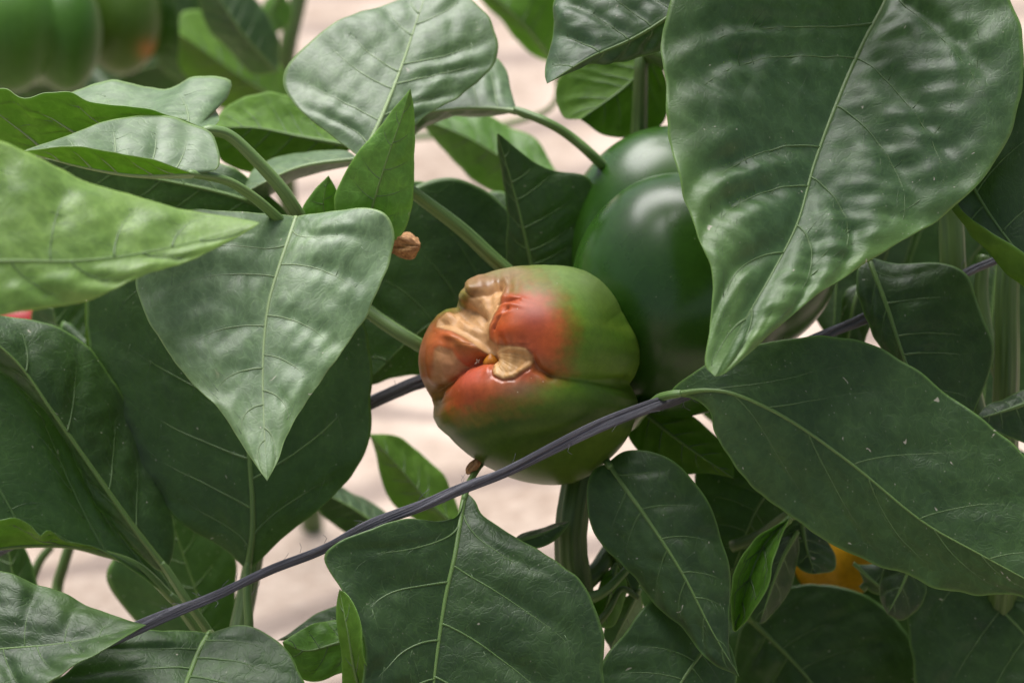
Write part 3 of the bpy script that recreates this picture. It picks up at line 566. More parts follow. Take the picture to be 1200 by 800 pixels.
leaf(PB, [(110, 440, 14), (70, 390, 14), (60, 340, 14)], [(120, 400), (100, 350)], [(50, 400), (40, 360)], 0.4, 0.8, puff=0.5, res='low')
px_tube('branch', [(95, 600, 14), (75, 660, 14), (66, 700, 14), (64, 800, 12)], [2.2, 2.4, 2.6, 3], M_STEM, PB)
px_tube('branch', [(30, 700, 16), (45, 660, 16), (60, 640, 16)], [2.2, 2.0, 1.8], M_STEM, PB)
# the near blurred leaf
leaf(PB, [(-190, 330, -17), (-100, 312, -16.6), (0, 306, -16), (100, 305, -15), (200, 290, -13.6), (305, 261, -12)],
     [(-150, 150), (-60, 145), (0, 165), (50, 187), (120, 216), (200, 243)], [(-150, 420), (-50, 385), (0, 372), (40, 364), (85, 357), (120, 346), (180, 320), (240, 298)], 1.2, -0.6,
     mat=M_NEAR, puff=1.2, ripple=0.35, tipl=0.3, wave=1.0, nv_side=6, res='mid', petiole=[(-260, 360, -16)], label='near blurred leaf pointing in from the left edge')

# ---- plant D: far behind
leaf(PD, [(350, 130, 36), (290, 95, 34), (210, 40, 33)], [(320, 60), (260, 20), (215, 15)], [(310, 130), (250, 125), (215, 80)], 2, 2, res='low', face='under', puff=0.4, label='blurred bright underside leaf above the folded leaves', petiole=[(345, 150, 40)])
leaf(PD, [(325, 85, 30), (285, 40, 29), (245, -20, 29)], [(325, 40), (290, -10)], [(290, 85), (250, 40), (232, -5)], 1, 1, res='low', puff=0.4)
leaf(PD, [(240, 110, 44), (215, 40, 43), (200, -20, 43)], [(240, 40), (235, -10)], [(190, 80), (175, 20)], 1, 1, res='low', puff=0.4)
leaf(PD, [(650, 75, 30), (610, 25, 28), (560, -20, 28)], [(665, 30), (640, -30)], [(620, 62), (585, 25), (560, 0)], 1, 1, res='low', mat=M_YOUNG, face='under', puff=0.4, label='blurred bright green leaf at the top edge in the middle', petiole=[(640, 130, 36), (500, 160, 42), (345, 160, 43)])
leaf(PD, [(130, 130, 48), (90, 100, 47), (20, 100, 46)], [(110, 90), (50, 70)], [(110, 140), (50, 130)], 1, 1, res='low', puff=0.4)
leaf(PD, [(330, -10, 40), (318, 15, 40), (322, 40, 40)], [(340, 10), (338, 30)], [(310, 0), (305, 25)], .5, .5, res='low', puff=0.3, mat=M_YOUNG)

leaf(PA, [(722, 452, 3.5), (765, 447, 2.4), (835, 430, 1.0)], [(735, 425), (780, 412), (815, 412)], [(740, 480), (780, 476), (820, 455)], 4.5, -1.0, puff=0.4, nv_side=4)
leaf(PD, [(60, 140, 52), (130, 95, 51), (230, 60, 50)], [(80, 70), (150, 30), (210, 30)], [(120, 150), (190, 130), (225, 90)], 1, 1, res='low', puff=0.4)
leaf(PD, [(-40, 130, 53), (40, 100, 52), (140, 110, 50)], [(0, 70), (80, 60)], [(0, 160), (90, 150)], 1, 1, res='low', puff=0.4)
leaf(PD, [(100, 110, 58), (150, 60, 57), (220, -10, 57)], [(110, 40), (170, -20)], [(160, 110), (220, 60)], 1, 1, res='low', puff=0.4)
# ---- filler leaves on the right, added to darken the gaps behind the plants
rs_ = random.Random(5)
SHADE_LEAVES = []                    # unseen leaves added round the frame to block sky and ground light
for i in range(34):
    SHADE_LEAVES.append((rs_.uniform(-60, 1300), rs_.uniform(900, 1150), rs_.uniform(-7, 12), rs_.uniform(50, 130), rs_.uniform(260, 360), rs_.uniform(150, 210)))
for i in range(30):
    SHADE_LEAVES.append((rs_.uniform(-100, 1350), rs_.uniform(1010, 1260), rs_.uniform(-30, -8), rs_.uniform(30, 150), rs_.uniform(260, 330), rs_.uniform(170, 230)))
for i in range(34):
    SHADE_LEAVES.append((rs_.uniform(680, 1500), rs_.uniform(-340, -150), rs_.uniform(-9, 10), rs_.uniform(40, 140), rs_.uniform(230, 330), rs_.uniform(150, 210)))
for i in range(16):
    SHADE_LEAVES.append((rs_.uniform(1350, 1560), rs_.uniform(0, 900), rs_.uniform(-9, 12), rs_.uniform(40, 140), rs_.uniform(230, 290), rs_.uniform(150, 200)))
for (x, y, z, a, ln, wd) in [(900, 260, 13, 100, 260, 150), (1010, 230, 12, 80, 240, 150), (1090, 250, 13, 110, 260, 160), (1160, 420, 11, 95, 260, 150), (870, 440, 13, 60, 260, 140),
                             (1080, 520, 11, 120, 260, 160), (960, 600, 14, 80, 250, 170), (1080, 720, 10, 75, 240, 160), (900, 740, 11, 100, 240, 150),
                             (1190, 640, 12, 90, 260, 160), (800, 690, 13, 70, 200, 110), (880, 600, 13, 95, 230, 110), (1170, 300, 14, 85, 240, 150), (985, 300, 10, 95, 190, 120), (1000, 780, 12, 100, 220, 160)] + SHADE_LEAVES:
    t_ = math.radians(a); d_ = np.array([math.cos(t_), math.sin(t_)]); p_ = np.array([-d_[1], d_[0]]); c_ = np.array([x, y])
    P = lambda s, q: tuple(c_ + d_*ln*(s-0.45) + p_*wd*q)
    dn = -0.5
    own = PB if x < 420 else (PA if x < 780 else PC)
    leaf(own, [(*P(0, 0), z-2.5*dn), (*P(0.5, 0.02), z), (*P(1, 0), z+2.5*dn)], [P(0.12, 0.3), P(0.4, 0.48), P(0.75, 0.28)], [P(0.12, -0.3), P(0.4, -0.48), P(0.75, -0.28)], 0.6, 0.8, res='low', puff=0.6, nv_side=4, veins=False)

# ------------------------------------------------------------------ peppers
def pepper_mat(name, rough=0.40, coat=0.0, use_col=True, c0=None, c1=None, spec=0.2, speck=True):
    m, t, N, L = new_mat(name); out = nd(N, 'ShaderNodeOutputMaterial')
    at_ = nd(N, 'ShaderNodeAttribute'); at_.attribute_name = 'Col'
    tc = nd(N, 'ShaderNodeTexCoord')
    n1 = nd(N, 'ShaderNodeTexNoise'); n1.inputs['Scale'].default_value = 60; n1.inputs['Detail'].default_value = 4; L.new(tc.outputs['Object'], n1.inputs['Vector'])
    n2 = nd(N, 'ShaderNodeTexNoise'); n2.inputs['Scale'].default_value = 900; n2.inputs['Detail'].default_value = 2; L.new(tc.outputs['Object'], n2.inputs['Vector'])
    col = mixc(N, L, 0.35, at_.outputs['Color'], mixc(N, L, 1.0, at_.outputs['Color'], ramp(N, L, n1.outputs['Fac'], 0.25, 0.75, (0.62, 0.66, 0.6, 1), (1.3, 1.25, 1.3, 1)), 'MULTIPLY'))
    if speck:
        n3 = nd(N, 'ShaderNodeTexNoise'); n3.inputs['Scale'].default_value = 420; n3.inputs['Detail'].default_value = 5; n3.inputs['Roughness'].default_value = 0.7; L.new(tc.outputs['Object'], n3.inputs['Vector'])
        col = mixc(N, L, 0.5, col, ramp(N, L, n3.outputs['Fac'], 0.3, 0.7, (0.70, 0.72, 0.68, 1), (1.3, 1.26, 1.3, 1)), 'MULTIPLY')
        vd = nd(N, 'ShaderNodeTexVoronoi', feature='F1'); vd.inputs['Scale'].default_value = 200; L.new(tc.outputs['Object'], vd.inputs['Vector'])
        rr = math_n(N, L, 'GREATER_THAN', nd_sep(N, L, vd.outputs['Color']), 0.72)
        dm = math_n(N, L, 'MULTIPLY', ramp(N, L, vd.outputs['Distance'], 0.02, 0.06, (1,1,1,1), (0,0,0,1)), rr)
        col = mixc(N, L, math_n(N, L, 'MULTIPLY', dm, 0.6), col, (0.5, 0.45, 0.33, 1))
    b = nd(N, 'ShaderNodeBump'); b.inputs['Strength'].default_value = 0.12; b.inputs['Distance'].default_value = 0.0005
    L.new(math_n(N, L, 'ADD', n1.outputs['Fac'], math_n(N, L, 'MULTIPLY', n2.outputs['Fac'], 0.25)), b.inputs['Height'])
    p = nd(N, 'ShaderNodeBsdfPrincipled'); L.new(col, p.inputs['Base Color']); L.new(b.outputs[0], p.inputs['Normal'])
    wt = nd(N, 'ShaderNodeAttribute'); wt.attribute_name = 'wet'
    L.new(math_n(N, L, 'SUBTRACT', math_n(N, L, 'ADD', math_n(N, L, 'MULTIPLY', n1.outputs['Fac'], 0.16), rough-0.08), math_n(N, L, 'MULTIPLY', wt.outputs['Fac'], 0.08)), p.inputs['Roughness'])
    L.new(math_n(N, L, 'ADD', math_n(N, L, 'MULTIPLY', wt.outputs['Fac'], 0.16), spec), p.inputs['Specular IOR Level'])
    p.inputs['Subsurface Weight'].default_value = 0.12; p.inputs['Subsurface Radius'].default_value = (0.004, 0.003, 0.0015); p.inputs['Subsurface Scale'].default_value = 1.0
    p.inputs['Coat Weight'].default_value = coat; p.inputs['Coat Roughness'].default_value = 0.2
    L.new(p.outputs[0], out.inputs[0]); return m
M_PEP = pepper_mat('pepper_skin')
M_ROT = pepper_mat('rotten_flesh', rough=0.5, spec=0.25)
M_GLOSS = pepper_mat('glossy_pepper_skin', rough=0.29, spec=0.45)

def dirs(nu, nv):
    """unit directions, pole along picture-up; returns (n,3) with poles closed by near-zero rings."""
    th = np.linspace(1e-3, math.pi-1e-3, nu); ph = np.linspace(0, 2*math.pi, nv, endpoint=False)
    T, P = np.meshgrid(th, ph, indexing='ij')
    return np.stack([np.sin(T)*np.cos(P), np.cos(T), np.sin(T)*np.sin(P)], -1).reshape(-1, 3)   # right, up, away
def sph_faces(nu, nv):
    i = np.arange(nu*nv).reshape(nu, nv); j = np.roll(i, -1, 1)
    return np.stack([i[:-1], i[1:], j[1:], j[:-1]], -1).reshape(-1, 4)
def lobes_radius(d, center, lobes, k=26):
    """smooth maximum of ellipsoids (cx,cy,cz, rx,ry,rz) that all contain center; units px, px, px."""
    r = np.zeros(len(d))
    for (cx, cy, cz, rx, ry, rz) in lobes:
        s = np.array([1/rx, 1/ry, 1/rz]); o = (np.array(center) - np.array([cx, cy, cz]))*s; e = d*s
        a = (e*e).sum(1); b = (e*o).sum(1); c = (o*o).sum() - 1
        q = (-b + np.sqrt(np.maximum(b*b - a*c, 0)))/a
        r += np.maximum(q, 1e-3)**k
    return r**(1/k)
PXCM = 1.0/(PXW*D0*100)        # pixels per centimetre at the plane of the pepper
def simple_pepper(name, lobes, colf, label, group, stalk, nu=150, nv=220, k=30, mat=None):
    """lobes in (x, y, z cm, rx px, ry px, rz px)"""
    z0 = np.mean([l[2] for l in lobes]); sc_ = (D0+z0/100)/D0
    L_ = [(l[0], -l[1], (l[2]-z0)*PXCM/sc_, l[3], l[4], l[5]) for l in lobes]
    cen = np.mean([l[:3] for l in L_], 0); d = dirs(nu, nv)
    r = lobes_radius(d, cen, L_, k); q = cen + d*r[:, None]
    q += d*(1.2*wob(q[:, 0]/40, q[:, 1]/40, 4) + 0.5*wob(q[:, 0]/12, q[:, 1]/22, 6))[:, None]
    W = at_n(np.c_[q[:, 0], -q[:, 1], z0 + q[:, 2]/PXCM*sc_])
    cw = W.mean(0); e = empty(name, cw); tag(e, label, 'pepper', group)
    mesh_obj('body', W, sph_faces(nu, nv), mat or M_PEP, e, loc=cw, cols={'Col': colf(q[:, 0], -q[:, 1], q[:, 2])})
    if stalk:
        px_tube('stalk', stalk, [4.0, 2.6, 2.8, 3.2], M_STEM, e, 12)
    return e
def lin(*c): return np.array(c, float)
def darkgreen(x, y, z):
    g = lin(0.016, 0.060, 0.004); g2 = lin(0.032, 0.095, 0.008)
    f = np.clip(0.5 + 0.35*wob(x/26, y/140, 21), 0, 1)[:, None]
    return g*(1-f) + g2*f
def olive(x, y, z):
    g = lin(0.058, 0.115, 0.014); o = lin(0.26, 0.12, 0.016)
    f = np.exp(-(((x-174)/13)**2 + ((y-58)/12)**2))[:, None]
    return g*(1-f) + o*f
def midgreen(x, y, z):
    g = lin(0.036, 0.105, 0.010); g2 = lin(0.062, 0.15, 0.02)
    f = np.clip(0.5 + 0.4*wob(x/30, y/90, 22), 0, 1)[:, None]; return g*(1-f)+g2*f
def yellow(x, y, z): return np.tile(lin(0.56, 0.29, 0.010), (len(x), 1))
def red(x, y, z): return np.tile(lin(0.34, 0.035, 0.035), (len(x), 1))
simple_pepper('bell_pepper', [(796, 345, 3.2, 128, 143, 112), (785, 298, 7.4, 127, 150, 98), (880, 300, 4.2, 104, 112, 100), (840, 300, 7.0, 110, 140, 100)], darkgreen,
              'glossy dark green bell pepper behind the rotting one', 'peppers on the plants', [(815, 180, 6.6), (812, 140, 7), (800, 90, 8), (757, 60, 8)], mat=M_GLOSS)
simple_pepper('bell_pepper', [(8, 34, 34, 62, 76, 60), (76, 38, 35, 44, 70, 52), (40, 20, 40, 70, 80, 70)], midgreen,
              'blurred green bell pepper in the top left corner', 'peppers on the plants', [(40, -50, 37), (60, -90, 38), (200, -120, 41), (362, -60, 42)], 70, 100)
simple_pepper('bell_pepper', [(142, 20, 42, 48, 68, 55), (120, 10, 45, 46, 66, 55)], olive,
              'blurred olive pepper with an orange spot near the top left corner', 'peppers on the plants', [(130, -50, 43), (150, -80, 43), (250, -90, 42), (362, -60, 42)], 70, 100)
simple_pepper('bell_pepper', [(985, 660, 13, 62, 62, 58), (1015, 662, 14, 58, 62, 58), (1000, 664, 12.5, 44, 62, 55)], yellow,
              'yellow pepper in the shade at the lower right', 'peppers on the plants', [(1000, 606, 13), (1020, 585, 12), (1080, 560, 8), (1140, 530, 4.8)], 70, 100)
simple_pepper('bell_pepper', [(20, 385, 18, 36, 30, 30), (10, 390, 20, 30, 32, 30)], red,
              'sliver of a red pepper under the near blurred leaf', 'peppers on the plants', [(20, 415, 18.5), (40, 440, 18), (80, 500, 16), (95, 600, 14)], 60, 80)

# ---- the rotting pepper
def zp(p): return (470 + p[0]*0.375, 290 + p[1]*0.375)
SIL = [(330,63),(400,56),(470,55),(530,60),(580,75),(620,100),(650,130),(675,165),(690,200),(710,235),(735,280),(745,320),(745,360),(732,400),(714,426),(726,446),(740,478),
       (735,520),(720,570),(690,620),(640,670),(590,710),(540,735),(480,742),(420,738),(350,722),(290,695),(230,660),(190,630),(150,590),(115,560),(100,530),(102,495),
       (95,470),(75,435),(60,400),(55,360),(58,320),(70,280),(90,240),(115,210),(140,193),(174,187),(184,150),(205,115),(240,92),(280,75)]
TAN = [(296,97),(318,98),(325,112),(310,150),(302,195),(272,236),(264,278),(288,298),(330,305),(388,312),(408,335),(410,352),(400,370),(376,385),(352,406),(320,411),(290,396),(274,366),(264,336),
       (238,312),(216,292),(190,276),(160,262),(112,250),(120,226),(160,200),(186,190),(214,166),(250,132)]
TAN2 = [(128,308),(160,318),(170,345),(184,370),(160,395),(130,420),(104,440),(92,425),(98,390),(108,350),(112,320)]
RED = [(315,95),(420,95),(470,130),(500,200),(510,260),(520,330),(520,390),(480,420),(420,460),(360,500),(280,520),(190,510),(120,480),(60,420),(55,300),(90,220),(190,180),(260,110)]
def sdf(P, poly):
    """signed distance (px), negative inside."""
    poly = np.asarray(poly, float); d = np.full(len(P), 1e9); ins = np.zeros(len(P), bool)
    for i in range(len(poly)):
        a, b = poly[i], poly[(i+1) % len(poly)]; ab = b-a; ap = P-a
        t = np.clip((ap@ab)/(ab@ab), 0, 1); d = np.minimum(d, np.linalg.norm(ap - t[:, None]*ab, axis=1))
        c = ((a[1] > P[:, 1]) != (b[1] > P[:, 1]))
        with np.errstate(divide='ignore', invalid='ignore'):
            c &= P[:, 0] < (b[0]-a[0])*(P[:, 1]-a[1])/(b[1]-a[1]) + a[0]
        ins ^= c
    return np.where(ins, -d, d)
def polyd(P, line):
    line = np.asarray(line, float); d = np.full(len(P), 1e9)
    for a, b in zip(line[:-1], line[1:]):
        ab = b-a; ap = P-a; t = np.clip((ap@ab)/(ab@ab), 0, 1); d = np.minimum(d, np.linalg.norm(ap - t[:, None]*ab, axis=1))
    return d
def sst(x, a, b): t = np.clip((x-a)/(b-a), 0, 1); return t*t*(3-2*t)
def rotten_pepper():
    nu, nv = 420, 620
    d = dirs(nu, nv)                                    # right, up, away
    ax = np.array([-0.60, 0.22, -0.77]); ax /= np.linalg.norm(ax)
    c = d@ax; s = np.sqrt(np.maximum(1-c*c, 0)); pw = 2.7
    r = 1/((np.abs(c)/118)**pw + (s/130)**pw)**(1/pw)
    q = d*r[:, None]
    # fit the outline: scale in the picture plane by the outline's radius
    cx, cy = 622, 438
    sil = np.array([zp(p) for p in SIL]); sa = np.arctan2(-(sil[:, 1]-cy), sil[:, 0]-cx); sr = np.hypot(sil[:, 0]-cx, sil[:, 1]-cy)
    o = np.argsort(sa); sa, sr = sa[o], sr[o]
    ang = np.arctan2(q[:, 1], q[:, 0]); rad = np.hypot(q[:, 0], q[:, 1])
    bins = np.linspace(-math.pi, math.pi, 361); bi = np.clip(np.digitize(ang, bins)-1, 0, 359)
    mx = np.zeros(360); np.maximum.at(mx, bi, rad); bc = 0.5*(bins[1:]+bins[:-1])
    cur = np.interp(ang, bc, mx, period=2*math.pi); tgt = np.interp(ang, sa, sr, period=2*math.pi)
    smooth_t = np.interp(ang, bc, np.convolve(np.tile(np.interp(bc, sa, sr, period=2*math.pi), 3), np.ones(25)/25, 'same')[360:720], period=2*math.pi)
    f = rad/np.maximum(cur, 1); k = sst(f, 0.55, 1.0)
    sca = (tgt*k + smooth_t*(1-k))/cur
    q[:, 0] *= sca; q[:, 1] *= sca
    G = q.reshape(nu, nv, 3)
    def nrm(G):
        a = np.gradient(G, axis=0); b = (np.roll(G, -1, 1)-np.roll(G, 1, 1))/2
        n = np.cross(b, a); n /= np.maximum(np.linalg.norm(n, axis=2, keepdims=True), 1e-9)
        return n
    n = nrm(G); n *= np.sign((n*G).sum(2).mean())
    P = np.c_[(q[:, 0] + cx - 470)/0.375, (-q[:, 1] + cy - 290)/0.375]    # zoom units of the outlines above
    nf = n.reshape(-1, 3); fr = sst(-nf[:, 2], -0.05, 0.3)           # faces the camera
    mm = PXCM/10.0
    h = np.zeros(len(P))
    def stroke(line, depth, w, sharp=1.6):
        nonlocal h; h -= depth*mm*np.exp(-(polyd(P, line)/w)**sharp)*fr
    def bump(x, y, rx, ry, amp, rot=0):
        nonlocal h; a = math.radians(rot); X = (P[:, 0]-x)*math.cos(a)+(P[:, 1]-y)*math.sin(a); Y = -(P[:, 0]-x)*math.sin(a)+(P[:, 1]-y)*math.cos(a)
        h += amp*mm*np.exp(-(X/rx)**2-(Y/ry)**2)*fr
    # lobes
    stroke([(740,428),(660,421),(560,412),(470,400),(415,378)], 1.6, 15); stroke([(740,428),(660,421),(560,412),(470,398),(405,365)], 1.5, 80, 2)
    stroke([(80,480),(110,445),(150,412),(185,374),(235,345),(262,338)], 4.2, 17); stroke([(80,480),(120,440),(185,372),(262,330)], 2.0, 60, 2)
    stroke([(165,180),(200,190),(240,215)], 3.0, 22)
    stroke([(300,95),(310,150),(290,220),(262,270),(262,320)], 1.6, 46, 2)
    bump(390, 225, 90, 85, 2.2); bump(330, 205, 42, 40, 1.2); bump(335, 265, 50, 32, 1.8); bump(235, 470, 110, 80, 2.4); bump(110, 330, 45, 80, 2.2); bump(235, 110, 50, 28, 2.6, -35)
    bump(225, 430, 60, 45, 1.5); bump(560, 270, 130, 110, 1.6); bump(560, 540, 150, 90, 1.5)
    # shrivelled flesh: sunk with a rounded lip round it
    sd = sdf(P, TAN); sd2 = sdf(P, TAN2)
    ins = sst(-sd, -3.0, 22); ins2 = sst(-sd2, -6, 26)
    h -= 1.7*mm*ins*fr; h -= 1.2*mm*ins2*fr
    h += 0.25*mm*np.exp(-((sd-10)/9)**2)*fr*(sd > -8)*(P[:, 1] < 300)
    flap = sst(-sdf(P, [(275,310),(330,305),(390,312),(410,340),(402,370),(376,388),(350,408),(318,412),(290,398),(274,366)]), -3, 14)
    h += 1.3*mm*flap*fr
    h -= 0.4*mm*np.exp(-((sdf(P, [(275,310),(330,305),(390,312),(410,340),(402,370),(376,388),(350,408),(318,412),(290,398),(274,366)])-5)/4.5)**2)*fr*(P[:, 1] > 318)
    # blisters and creases
    bump(200, 305, 34, 18, 2.4, 25); bump(160, 280, 30, 12, 1.4, 12); bump(225, 140, 22, 14, 1.4, -30); bump(350, 160, 40, 9, 0.9, 15); bump(345, 185, 34, 8, 0.8, 10); bump(300, 235, 26, 9, 0.9, -40); bump(320, 215, 24, 7, 0.7, -15)
    bump(150, 215, 22, 12, 1.2, -35); bump(195, 165, 16, 22, 1.5)
    stroke([(205,130),(225,155),(260,140),(300,110)], 1.3, 7); stroke([(300,175),(330,172),(372,168)], 0.8, 6); stroke([(290,252),(312,225),(340,200)], 0.9, 6)
    stroke([(408,345),(430,372),(470,398)], 1.8, 14); stroke([(230,335),(262,352),(276,372)], 1.5, 8)
    rng = np.exp(-(np.clip(np.minimum(sd, sd2), 0, None)/30)**2)
    h += mm*0.28*wob(P[:, 0]/9, P[:, 1]/14, 33)*rng*fr + mm*0.05*wob(P[:, 0]/5.2, P[:, 1]/6, 35)*(ins+ins2)*fr
    h += mm*0.14*wob(P[:, 0]/16, P[:, 1]/16, 36)*ins*fr
    fa = np.arctan2(P[:, 1]-318, P[:, 0]-262); h += mm*0.10*flap*fr*wob(fa*34, fa*0, 37)
    rdg = np.exp(-(wob(P[:, 0]/26, P[:, 1]/15, 38)/0.10)**2)*np.clip(0.5+0.6*wob(P[:, 0]/30, P[:, 1]/30, 39), 0, 1)*(ins + 0.6*ins2)*fr; h -= mm*0.06*rdg
    h += mm*0.35*wob(P[:, 0]/70, P[:, 1]/30, 34)*fr
    q = (G + n*h.reshape(nu, nv)[..., None]).reshape(-1, 3)
    # colour of skin and flesh
    X, Y = P[:, 0], P[:, 1]
    yy = Y + 0.10*(X-420) - 0.0006*(X-420)**2
    st = np.clip(0.5 + 0.11*wob(X/500, yy/9, 41, 1.0) + 0.13*wob(X/400, yy/24, 47, 1.0) + 0.14*wob(X/60, Y/45, 42), 0, 1)[:, None]
    g = lin(0.048, 0.122, 0.007)*(1-st) + lin(0.140, 0.230, 0.024)*st
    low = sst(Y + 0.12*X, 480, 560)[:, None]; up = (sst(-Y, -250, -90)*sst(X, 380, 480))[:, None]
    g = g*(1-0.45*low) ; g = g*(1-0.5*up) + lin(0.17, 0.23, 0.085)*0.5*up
    sr_ = sdf(P + np.c_[14*wob(X/60, Y/60, 44), 14*wob(X/60, Y/60, 45)], RED) + 9*wob(X/160, yy/10, 48) + 6*wob(X/9, Y/9, 49) + 4*wob(X/4, Y/4, 50)
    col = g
    brown = sst(-sr_, -58, 20)[:, None]; col = col*(1-brown) + lin(0.165, 0.105, 0.016)*brown
    redm = sst(-sr_, -4, 62)[:, None]; rv = np.clip(0.5+0.35*wob(X/45, Y/45, 46), 0, 1)[:, None]
    rc = lin(0.29, 0.050, 0.016)*(1-rv) + lin(0.38, 0.092, 0.022)*rv; col = col*(1-redm) + rc*redm
    def blob(x, y, rx, ry, c, a=1.0):
        nonlocal col; w_ = (a*np.exp(-((X-x)/rx)**2-((Y-y)/ry)**2))[:, None]; col = col*(1-w_) + lin(*c)*w_
    blob(240, 105, 90, 42, (0.25, 0.14, 0.065), 0.95); blob(350, 75, 70, 26, (0.24, 0.15, 0.085), 0.8); blob(85, 330, 45, 110, (0.33, 0.095, 0.026), 0.85)
    blob(200, 300, 55, 34, (0.31, 0.115, 0.03), 0.9); blob(100, 440, 30, 50, (0.20, 0.09, 0.02), 0.8); blob(420, 230, 40, 40, (0.20, 0.04, 0.03), 0.6); blob(370, 440, 70, 30, (0.18, 0.10, 0.055), 0.75); blob(450, 370, 60, 30, (0.22, 0.10, 0.03), 0.7)
    blob(315, 262, 40, 22, (0.38, 0.055, 0.010), 0.8); blob(225, 400, 60, 45, (0.33, 0.062, 0.036), 0.7)
    halo = np.exp(-(np.clip(sd, 0, None)/6)**2)[:, None]; col = col*(1-0.6*halo) + lin(0.19, 0.08, 0.024)*0.6*halo
    tv = np.clip(0.5 + 0.4*wob(X/30, Y/30, 51) + 0.25*wob(X/7, Y/12, 52), 0, 1)[:, None]
    tanc = lin(0.38, 0.20, 0.080)*(1-tv) + lin(0.46, 0.26, 0.112)*tv
    yl = flap[:, None]; tanc = tanc*(1-0.6*yl) + (lin(0.40, 0.215, 0.065)*(1-tv) + lin(0.50, 0.31, 0.13)*tv)*0.6*yl
    edge = np.exp(-(sd/6)**2)[:, None]; tanc = tanc*(1-0.5*edge) + lin(0.22, 0.11, 0.035)*0.5*edge
    tanc = tanc*(1-0.15*rdg[:, None]) + lin(0.20, 0.09, 0.03)*0.15*rdg[:, None]
    t2 = sst(-sd2, -4, 8)[:, None]*fr[:, None]; t1 = sst(-sd, -1.5, 2.5)[:, None]*fr[:, None]
    col = col*(1-t1) + tanc*t1; col = col*(1-0.7*t2) + lin(0.38, 0.215, 0.095)*0.7*t2
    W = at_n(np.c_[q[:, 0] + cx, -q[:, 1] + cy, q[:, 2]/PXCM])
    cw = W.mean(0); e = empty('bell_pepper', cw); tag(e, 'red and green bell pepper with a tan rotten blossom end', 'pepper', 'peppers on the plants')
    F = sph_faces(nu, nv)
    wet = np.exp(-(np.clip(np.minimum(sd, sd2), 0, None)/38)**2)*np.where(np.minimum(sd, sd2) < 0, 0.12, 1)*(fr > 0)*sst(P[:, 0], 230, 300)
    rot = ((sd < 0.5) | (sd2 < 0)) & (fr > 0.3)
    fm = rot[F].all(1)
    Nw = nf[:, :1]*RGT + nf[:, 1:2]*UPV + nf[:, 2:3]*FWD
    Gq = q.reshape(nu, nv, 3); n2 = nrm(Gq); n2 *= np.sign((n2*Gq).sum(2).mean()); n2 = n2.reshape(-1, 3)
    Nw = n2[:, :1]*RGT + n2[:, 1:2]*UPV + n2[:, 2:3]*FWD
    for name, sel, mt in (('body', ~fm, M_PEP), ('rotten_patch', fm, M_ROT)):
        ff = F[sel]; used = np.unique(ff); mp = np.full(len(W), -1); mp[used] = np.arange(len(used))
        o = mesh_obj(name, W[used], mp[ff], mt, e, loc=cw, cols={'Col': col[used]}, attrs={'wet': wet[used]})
        o.data.normals_split_custom_set_from_vertices(Nw[used].tolist())
        if name == 'rotten_patch': o['label'] = 'shrivelled tan rotten flesh on the blossom end'
    # small orange blister and a fleck at the blossom scar
    def nearest(x, y):
        f_ = np.where(fr > 0.5)[0]; return f_[np.argmin(np.hypot(P[f_, 0]-x, P[f_, 1]-y))]
    i = nearest(249, 335); cen = W[i] + Nw[i]*0.0012
    dd = dirs(24, 32); rr = 0.0028*(1+0.08*wob(dd[:, 0]*3, dd[:, 1]*3, 5)); vv = cen + (np.outer(dd[:, 0]*rr*1.0, RGT) + np.outer(dd[:, 1]*rr*1.25, UPV) + np.outer(dd[:, 2]*rr, FWD))
    mesh_obj('blister', vv, sph_faces(24, 32), M_PEP, e, cols={'Col': np.tile(lin(0.36, 0.13, 0.012), (len(vv), 1))})
    i = nearest(216, 340); cen = W[i] + Nw[i]*0.001
    vs, fs = [], []
    for a in range(5):
        th = a*1.7+0.4; ln_ = 0.0006+0.00045*(a % 3); p1 = cen + RGT*ln_*math.cos(th) + UPV*ln_*math.sin(th) + Nw[i]*0.0006
        v_, f_ = tube_geo(np.array([cen, (cen+p1)/2 + Nw[i]*0.0004, p1]), [0.00035, 0.0003, 0.00015], 5); k = sum(len(z) for z in vs); vs.append(v_); fs += [tuple(x+k for x in y) for y in f_]
    m_, t_, N_, L_ = new_mat('dry_scar'); o_ = nd(N_, 'ShaderNodeOutputMaterial'); p_ = nd(N_, 'ShaderNodeBsdfPrincipled'); p_.inputs['Base Color'].default_value = (0.33, 0.22, 0.15, 1); p_.inputs['Roughness'].default_value = 0.8; L_.new(p_.outputs[0], o_.inputs[0])
    mesh_obj('blossom_scar', np.vstack(vs), fs, m_, e)
    px_tube('stalk', [(660, 430, 2.8), (690, 424, 4.6), (705, 420, 5.4), (716, 402, 6)], [5, 3.4, 3.2, 3.6], M_STEM, e, 12)
rotten_pepper()

